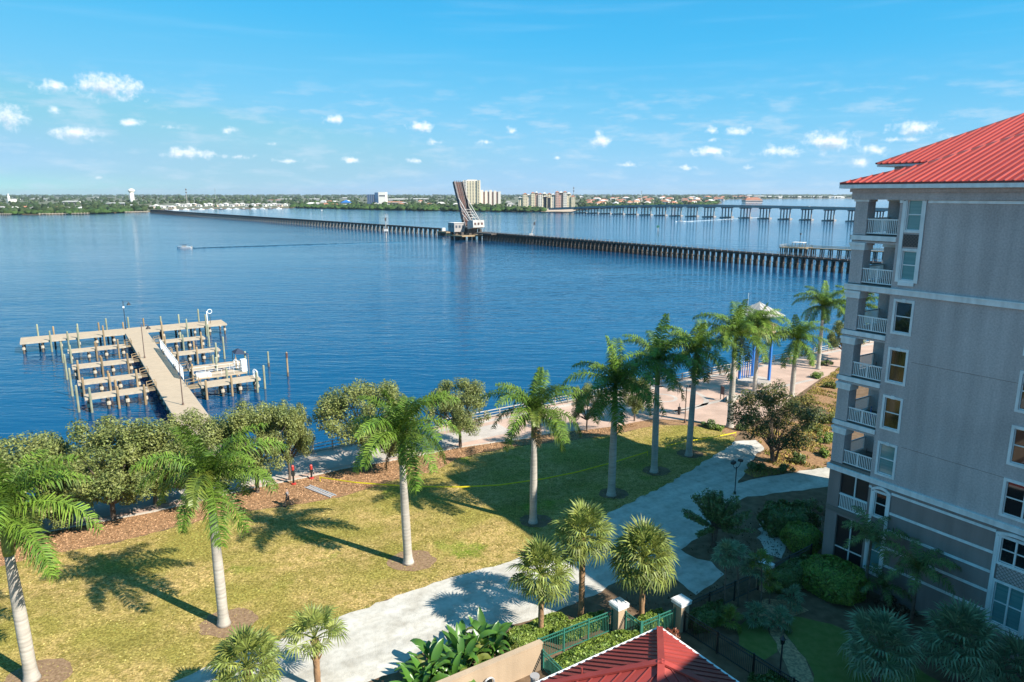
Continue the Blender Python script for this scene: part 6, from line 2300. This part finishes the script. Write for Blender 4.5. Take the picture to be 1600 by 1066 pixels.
# ------------------------------------------------------------------ the far shore
SHORE = [(-700, 338), (-300, 337.4), (0, 335.2), (60, 335), (120, 334.2), (170, 333.2), (205, 331.6), (236, 331.2), (238, 329.2), (262, 327.6), (330, 326.6), (452, 325.4), (460, 324.6), (500, 325.8), (560, 327), (640, 328.6), (700, 329.5), (790, 330.5), (850, 331.2), (893, 331.2), (903, 328.0), (960, 324), (1050, 322.4), (1100, 321), (1128, 317.6), (1122, 314.0), (1140, 311.6), (1250, 310.6), (1400, 309.8), (1900, 309.2)]
sp = [GP(x, y, WATER) for x, y in SHORE]
pts = [(p.x, p.y, -.6) for p in sp] + [(13000, 15500, -.6), (-13000, 15500, -.6)]
me = bpy.data.meshes.new('far_shore')
me.from_pydata(*bmesh_poly(pts))
me.materials.append(M['land'])
kind(link('far_shore', me), 'structure')
bk = MB()
for p, q in zip(sp, sp[1:]):
    bk.quad((p.x, p.y, WATER - 1), (q.x, q.y, WATER - 1), (q.x, q.y, -.6), (p.x, p.y, -.6))
kind(bk.build('far_bank', M['soil']), 'structure')
sheet_pts = [GP(x, y, -.55) for x, y in ((845, 331), (893, 331), (905, 327.5), (880, 326.2), (852, 326.8))]
bch = MB().quad(*[(p.x, p.y, -.5) for p in sheet_pts])
kind(bch.build('beach', M['sand']), 'structure')


def shore_y(x):
    for (x0, y0), (x1, y1) in zip(SHORE, SHORE[1:]):
        if x0 <= x <= x1 and x1 > x0:
            return y0 + (y1 - y0) * (x - x0) / (x1 - x0)
    return 309.5


ico_v = []
ico_f = []


def _ico():
    import bmesh
    b = bmesh.new()
    bmesh.ops.create_icosphere(b, subdivisions=2, radius=1)
    b.verts.ensure_lookup_table()
    v = np.array([tuple(x.co) for x in b.verts])
    f = np.array([[x.index for x in q.verts] for q in b.faces])
    b.free()
    return v, f


IV, IF = _ico()


def blobs(name, P, S, m, seed):
    """Far tree crowns: each a lumpy crown of its own shape, joined as one wood."""
    r = np.random.default_rng(seed)
    n = len(P)
    V = np.repeat(IV[None], n, 0) * (1 + r.normal(0, .22, (n, len(IV), 1)))
    V[:, :, 2] = np.where(V[:, :, 2] < -.3, -.3, V[:, :, 2])
    V = V * S[:, None, :] + P[:, None, :]
    nv = len(IV)
    F = (IF[None] + (np.arange(n) * nv)[:, None, None]).reshape(-1, 3)
    me = bpy.data.meshes.new(name)
    me.vertices.add(n * nv)
    me.vertices.foreach_set('co', V.reshape(-1).astype(np.float32))
    me.loops.add(F.size)
    me.loops.foreach_set('vertex_index', F.reshape(-1).astype(np.int32))
    me.polygons.add(len(F))
    me.polygons.foreach_set('loop_start', np.arange(0, F.size, 3, dtype=np.int32))
    me.polygons.foreach_set('loop_total', np.full(len(F), 3, dtype=np.int32))
    me.materials.append(m)
    me.update()
    return kind(link(name, me), 'stuff')


CLEAR = [(232, 455, 319, 331), (792, 898, 313, 328), (560, 612, 311, 320), (716, 776, 313, 322)]
r = random.Random(4)
P, S = [], []
while len(P) < 4600:
    x = r.uniform(-250, 1500)
    y0 = shore_y(x)
    y = 305.6 + (y0 - 305.9) * r.random() ** 1.5
    if any(a < x < b and c < y < d for a, b, c, d in CLEAR) and r.random() < .93:
        continue
    if 845 < x < 905 and y > 325.5:
        continue
    g0 = GP(x, y, -.6)
    if g0.y > 13000:
        continue
    s = r.uniform(2.6, 5.0) * max(1, g0.y / 2400)
    P.append((g0.x, g0.y, s * .4))
    S.append((s * r.uniform(.9, 1.5), s * r.uniform(.9, 1.5), min(11, s * r.uniform(.9, 1.35))))
blobs('far_wood', np.array(P), np.array(S), M['far_tree'], 1)
P, S = [], []
for (xa, xb, dy, k) in ((455, 720, 4.0, 520), (720, 850, 3.2, 230), (105, 205, 2.2, 170), (-200, 100, 1.2, 110), (640, 840, 8, 180), (900, 1120, 1.2, 120), (470, 640, 6, 150)):
    for _ in range(k):
        x = r.uniform(xa, xb)
        g0 = GP(x, shore_y(x) - .15 - r.random() * dy, -.8)
        s = r.uniform(2.2, 4.0) * max(1, g0.y / 1500)
        P.append((g0.x, g0.y, s * .2))
        S.append((s * 1.5, s * 1.5, s * r.uniform(.8, 1.25)))
blobs('mangrove_thicket', np.array(P), np.array(S), M['mang'], 2)


def box_house(loc, rotz, w, d, h, wm, rm, rise, label, group, cat='house', name='house', wins=2):
    t = thing(name, label, cat, loc, rotz, group)
    MB().box(-w / 2, w / 2, -d / 2, d / 2, 0, h).build('wall', M[wm], t)
    e = .5
    MB().add([(-w / 2 - e, -d / 2 - e, h), (w / 2 + e, -d / 2 - e, h), (w / 2 + e, d / 2 + e, h), (-w / 2 - e, d / 2 + e, h), (-w / 2 + d * .45, 0, h + rise), (w / 2 - d * .45, 0, h + rise)],
             [(0, 1, 5, 4), (1, 2, 5), (2, 3, 4, 5), (3, 0, 4), (3, 2, 1, 0)]).build('roof', M[rm], t)
    for i in range(wins):
        x = -w / 2 + w * (i + .5) / wins
        MB().box(x - w * .12, x + w * .12, -d / 2 - .08, -d / 2 - .01, h * .2, h * .75).build('window', M['dwin'], t)
    return t


# white waterside houses at the marina, left of the mangroves
for i in range(26):
    x = 236 + i * 8.4
    y = 323.6 - (i / 26) * .7 + (i % 3) * -.9
    if i < 5:
        y = 325.5 - (i % 2) * 1.5
    p = GP(x, y, -.6)
    box_house(p, r.uniform(-.15, .15), r.uniform(9, 12.5), 9, r.uniform(3.2, 4.8), 'hwhite' if i % 4 else 'hpink', 'hroofw' if i % 3 else 'hroofg', r.uniform(1.6, 2.6),
              ('pinkish' if not i % 4 else 'white') + ' waterside house with a ' + ('pale' if i % 3 else 'grey') + ' roof in the row behind the long left trestle', 'pale waterside houses')
# boats tied in front of them
for i in range(14):
    x = 262 + i * 13.5
    p = GP(x + r.uniform(-3, 3), shore_y(x) + .9, WATER)
    t = thing('moored_boat', ('dark hulled' if i % 3 == 0 else 'white') + ' boat moored in front of the pale waterside houses', 'boat', p, r.uniform(-.3, .3), 'boats moored at the far houses')
    MB().prism([(-5, -1.4), (3, -1.5), (5.5, 0), (3, 1.5), (-5, 1.4)], -.2, 1.2).build('hull', M['steel'] if i % 3 == 0 else M['gelcoat'], t)
    MB().box(-2.4, 1.4, -1, 1, 1.2, 2.6).build('cabin', M['gelcoat'], t)
# low white blocks on the left shore
for i, (x, y, w_, h, lab) in enumerate([(62, 313.5, 75, 7, 'long low white warehouse on the far left shore'), (112, 319, 42, 8, 'white shed roof near the left shore docks'), (25, 313.3, 32, 6, 'short white block at the far left edge'), (184, 320.5, 52, 5, 'long white low building right of the shed behind the shoreline trees'),
                                         (205, 323.5, 30, 4, 'small pale building at the end of the left point'), (150, 310.5, 40, 6, 'small white block among the trees on the far left'), (445, 313.6, 60, 7, 'long pale block on the rise behind the waterside houses')]):
    p = GP(x, y, -.6)
    box_house(p, 0, w_, 18, h, 'hwhite', 'hroofw', 1.2, lab, 'low white blocks', 'building', 'low_building', 6)
for i in range(8):
    x = 8 + i * 17 + r.uniform(-5, 5)
    box_house(GP(x, 331 - r.random() * 3, -.6), r.uniform(-.3, .3), 13, 9, 4.5, ('hwhite', 'hpink', 'creamw')[i % 3], ('hroofg', 'hroofw', 'hroofr')[i % 3], 2.4, ('white', 'pinkish', 'cream')[i % 3] + ' house with ' + ('grey', 'pale', 'terracotta')[i % 3] + ' roof half hidden by trees on the left shore', 'houses on the left shore')
# docks of the left shore
t = thing('shore_dock', 'low timber docks along the far left shore', 'dock', GP(0, 336, WATER), 0)
for i, (x0, x1) in enumerate(((-30, 18), (60, 140), (195, 232))):
    p, q = GP(x0, shore_y(x0) + .7, WATER), GP(x1, shore_y(x1) + .8, WATER)
    lp, lq = p - GP(0, 336, WATER), q - GP(0, 336, WATER)
    MB().bar(lp + Vector((0, 0, 1.4)), lq + Vector((0, 0, 1.4)), 3, .5).build('dock_deck', M['fascia'], t)
    f = MB()
    for k in range(16):
        c = lp.lerp(lq, (k + .5) / 16)
        f.tube([(c.x, c.y - 1, -1), (c.x, c.y - 1, 2.6)], .3, 5)
    kind(f.build('dock_piles', M['fascia'], t), 'stuff')
# orange-roofed houses beyond the highway bridge
for i in range(64):
    x = 908 + (i * 37) % 262 + r.uniform(-4, 4)
    y = 309.6 + ((i * 29) % 64) / 64 * min(11.5, shore_y(x) - 311.3)
    p = GP(x, y, -.6)
    k = max(1, p.y / 1900)
    box_house(p, r.uniform(-.6, .6), r.uniform(13, 20) * k, 12 * k, r.uniform(4, 7) * k ** .5, ('creamw', 'hpink', 'hwhite', 'cream')[i % 4], 'hroofr' if i % 4 else 'hroofw', r.uniform(2.5, 4.5) * k ** .5,
              ('pale', 'pinkish', 'white', 'cream')[i % 4] + ' house with a ' + ('terracotta' if i % 4 else 'pale') + ' roof among trees beyond the highway bridge', 'tile-roofed houses beyond the highway bridge', wins=2)
box_house(GP(1175, 316.5, -.6), .2, 62, 26, 8, 'hpink', 'hroofr', 9, 'large low pavilion with a pinkish tile roof at the end of the highway bridge shore', None, 'building', 'pavilion', 5)
for i in range(20):
    x = 1190 + i * 11 + r.uniform(-3, 3)
    p = GP(x, 309.0 + (i % 3) * .35, -.6)
    box_house(p, 0, 70, 30, 9, 'hwhite', 'hroofw' if i % 2 else 'hroofg', 4, ('white building with pale roof' if i % 2 else 'white building with grey roof') + ' strung along the very distant right shore', 'pale buildings on the distant right shore', 'building', 'distant_building', 1)
for i, (x, y, w_, h, lab) in enumerate([(1170, 309.4, 36, 20, 'tall left half of the white hall beyond the highway bridge'), (1186, 309.6, 80, 15, 'long white hall beyond the highway bridge'), (1002, 308.8, 60, 10, 'white flat roofed building far behind the tile-roofed houses'), (975, 309.6, 55, 8, 'low white shed behind the beach condominium')]):
    p = GP(x, y, -.6)
    box_house(p, 0, w_, 30, h, 'hwhite', 'hroofw', 1.5, lab, None, 'building', 'white_hall', 4)
for i, (x, y, w_, h, rm, lab) in enumerate([(622, 314, 95, 7, 'hroofw', 'long white roofed wing right of the blue glass hospital'), (655, 313, 85, 6, 'hroofw', 'second long white roof further right of the blue glass hospital'), (645, 308.6, 60, 8, 'hroofw', 'white block behind the hospital wings'), (555, 309.6, 70, 7, 'hroofg', 'pale block left of the blue glass hospital'),
                                         (612, 319.5, 70, 6, 'hroofr', 'low brown roofed house in front of the hospital'), (540, 311, 38, 7, 'hroofw', 'low block with pale roof well left of the hospital'), (492, 313, 70, 5, 'hroofw', 'long low roof among trees left of the hospital'), (430, 315.5, 50, 6, 'hroofr', 'villa with brownish roof behind the waterside houses')]):
    p = GP(x, y, -.6)
    box_house(p, 0, w_, 20, h, 'hwhite', rm, 2.0, lab, 'low blocks round the hospital', 'building', 'low_building', 5)
for i in range(26):
    x = r.uniform(460, 840)
    y = r.uniform(316, 324)
    if 700 < x < 790 and y < 321:
        continue
    p = GP(x, min(y, shore_y(x) - 3.2), -.6)
    box_house(p, r.uniform(-.4, .4), r.uniform(12, 22), 11, 5, ('hwhite', 'creamw', 'hpink')[i % 3], ('hroofw', 'hroofg', 'hroofr')[i % 3], 3, ('white', 'cream', 'pinkish')[i % 3] + ' house with ' + ('pale', 'grey', 'terracotta')[i % 3] + ' roof between the trees behind the mangroves', 'houses behind the mangroves')


# tall blocks
def grid_block(t, w, d, h, wm, floors, cols, name, x0=0, y0=0, z0=0, rec=.3, side=True):
    """A block with a grid of real windows on the river front and on the sunny end."""
    MB().box(x0 - w / 2, x0 + w / 2, y0, y0 + d, z0, z0 + h).build(name, M[wm], t)
    b = MB()
    fh = h / floors
    cw_ = w / cols
    for i in range(floors):
        for k in range(cols):
            cx, cz = x0 - w / 2 + cw_ * (k + .5), z0 + fh * (i + .55)
            b.box(cx - cw_ * .22, cx + cw_ * .22, y0 - .35, y0 - .02, cz - fh * .24, cz + fh * .2)
    kind(b.build('windows', M['dwin'], t), 'stuff')


def far_thing(name, label, cat, x, Y):
    return thing(name, label, cat, FAR(x, Y, -.6))


t = far_thing('condominium_tower', 'tall cream condominium tower behind the raised bridge span', 'building', 735.5, 1700)
grid_block(t, 26, 22, 58, 'cream', 17, 4, 'wall', 3)
grid_block(t, 9, 20, 60, 'creamw', 17, 1, 'bay', -13, -1.5)
grid_block(t, 7, 20, 60, 'cream', 17, 1, 'bay', 19, -1.5)
MB().box(-8, 14, 3, 16, 58, 61.5).build('penthouse', M['creamw'], t)
t = far_thing('condominium_block', 'pale mid-rise block with dark balcony bays right of the tall cream tower', 'building', 760, 1720)
for i in range(5):
    MB().box(-24 + i * 10.4, -18.4 + i * 10.4, -2, 18, 0, 36 + (i % 2) * 1.5).build('wall', M['creamw'], t)
    grid_block(t, 4.8, 16, 33.5, 'rosy', 11, 1, 'bay', -15.9 + i * 10.4, .5)
MB().box(28.2, 34, -2, 18, 0, 34).build('wall', M['creamw'], t)
for base, lab, seed in ((835, 'left cream beach condominium with stepped ends among palms', 1), (874, 'right cream and pink beach condominium next to the sand', 2)):
    t = far_thing('beach_condominium', lab, 'building', base, 1480)
    rr = random.Random(seed)
    cols_ = [('cream', 9, 18), ('cream', 9, 25), ('creamw', 7, 23), ('cream', 8, 27), ('rosy', 6, 28), ('creamw', 9, 25), ('cream', 8, 26), ('cream', 8, 18)]
    if seed == 2:
        cols_ = [('creamw', 8, 20), ('cream', 8, 25), ('creamw', 8, 24), ('rosy', 7, 29), ('rosy', 8, 28), ('creamw', 8, 29), ('cream', 8, 26), ('cream', 8, 20)]
    x = -33
    for k, (m_, w_, h_) in enumerate(cols_):
        grid_block(t, w_, 18 + k % 2 * 3, h_ + 3, m_, 9, 2, 'wing', x + w_ / 2, -(k % 2) * 2.5)
        MB().add([(x - .4, -3, h_ + 3), (x + w_ + .4, -3, h_ + 3), (x + w_ + .4, 16, h_ + 3), (x - .4, 16, h_ + 3), (x + w_ / 2, 6, h_ + 5.6)], [(0, 1, 4), (1, 2, 4), (2, 3, 4), (3, 0, 4)]).build('roof', M['hroofr' if k % 2 else 'hroofw'], t)
        x += w_ + .3
t = far_thing('cream_block', 'plain cream block between the two beach condominiums', 'building', 852, 1540)
MB().box(-16, 14, 0, 20, 0, 27).build('wall', M['cream'], t)
grid_block(t, 12, 8, 20, 'cream', 6, 3, 'wing', -8, -8)
t = far_thing('hospital', 'dark blue glass hospital block with a white end tower', 'building', 588, 1900)
MB().box(-24, 0, 0, 30, 0, 27).build('glass_wing', M['blueglass'], t)
MB().box(-3, 6, -2, 30, 0, 32).build('glass_tower', M['blueglass'], t)
MB().box(6.1, 25, 1, 30, 0, 33).build('white_tower', M['hwhite'], t)
MB().box(8, 24, .6, .98, 22, 25).build('window_band', M['dwin'], t)
for i in range(5):
    MB().box(-22 + i * 5, -21.4 + i * 5, -.4, -.02, 0, 26.5).build('mullion', M['hroofg'], t)
t = far_thing('blue_pavilion', 'little hall with a bright blue pyramid roof left of the hospital', 'building', 540, 1650)
MB().box(-9, 9, 0, 16, 0, 9).build('wall', M['hwhite'], t)
MB().add([(-11, -2, 9), (11, -2, 9), (11, 18, 9), (-11, 18, 9), (0, 8, 15)], [(0, 1, 4), (1, 2, 4), (2, 3, 4), (3, 0, 4)]).build('roof', M['blue'], t)
t = far_thing('water_tower', 'white mushroom shaped water tower on the left horizon', 'tower', 207, 2600)
MB().tube([(0, 0, 0), (0, 0, 4), (0, 0, 34)], [9, 7.5, 7.0], 14).build('stem', M['hwhite'], t, True)
MB().tube([(0, 0, 33), (0, 0, 37), (0, 0, 41), (0, 0, 45), (0, 0, 47)], [7, 11, 11.5, 8.5, 3], 18).build('tank', M['hwhite'], t, True)
t = far_thing('steeple', 'little white steeple on the far left horizon', 'tower', 14.5, 2300)
MB().tube([(0, 0, 0), (0, 0, 17), (0, 0, 30)], [4.5, 4, .6], 8).build('spire', M['hwhite'], t)
MB().box(-9, 9, 2, 24, 0, 11).build('nave', M['hwhite'], t)
for x, Y, h, lab in ((293, 1500, 40, 'thin telecom mast with small head above the left houses'), (896, 1700, 45, 'thin radio mast right of the beach condominium'), (337, 3600, 55, 'very thin distant mast on the left horizon'), (1002, 2600, 40, 'white thin mast above the tile-roofed houses')):
    t = thing('radio_mast', lab, 'mast', FAR(x, Y, -.6), 0, 'radio masts')
    MB().tube([(0, 0, 0), (0, 0, h)], [.75, .45], 5).build('mast', M['hroofg'] if x != 1002 else M['hwhite'], t)
    for z in (.78, .93):
        MB().tube([(0, 0, h * z - 1.2), (0, 0, h * z + 1.2)], 1.5, 6).build('antenna_ring', M['steel'], t)
# lone tall pines that break the skyline
for i, (x, Y, h) in enumerate(((58, 2100, 20), (68, 2250, 18), (225, 2300, 20), (244, 2200, 21), (280, 2400, 20), (505, 2500, 19))):
    t = thing('pine_tree', 'dark pine standing above the left skyline', 'tree', FAR(x, Y, -.6), i, 'pines on the skyline')
    MB().tube([(0, 0, 0), (0, 0, h)], .5, 5).build('trunk', M['bark'], t)
    link('crown', crown_mesh('crown', [(r.uniform(-2, 2), r.uniform(-2, 2), h - r.uniform(0, 6), 1.8) for _ in range(7)], 260, .9, M['far_tree'], i), t)

# ------------------------------------------------------------------ haze over the whole scene
HAZE = 0.000042
if HAZE > 0:
    hb = MB().box(-13800, 13800, -380, 15600, -5.5, 95)
    me = bpy.data.meshes.new('haze')
    me.from_pydata(hb.v, [], hb.f)
    hm = bpy.data.materials.new('haze')
    hm.use_nodes = True
    hm.node_tree.nodes.clear()
    pv = hm.node_tree.nodes.new('ShaderNodeVolumePrincipled')
    pv.inputs['Color'].default_value = (0.80, 0.90, 1.0, 1)
    pv.inputs['Density'].default_value = HAZE
    pv.inputs['Anisotropy'].default_value = 0.2
    om = hm.node_tree.nodes.new('ShaderNodeOutputMaterial')
    hm.node_tree.links.new(pv.outputs[0], om.inputs['Volume'])
    me.materials.append(hm)
    kind(link('haze', me), 'stuff')
    # what lies under or beyond the air box
    for o_ in ():
        pass
bpy.context.view_layer.update()
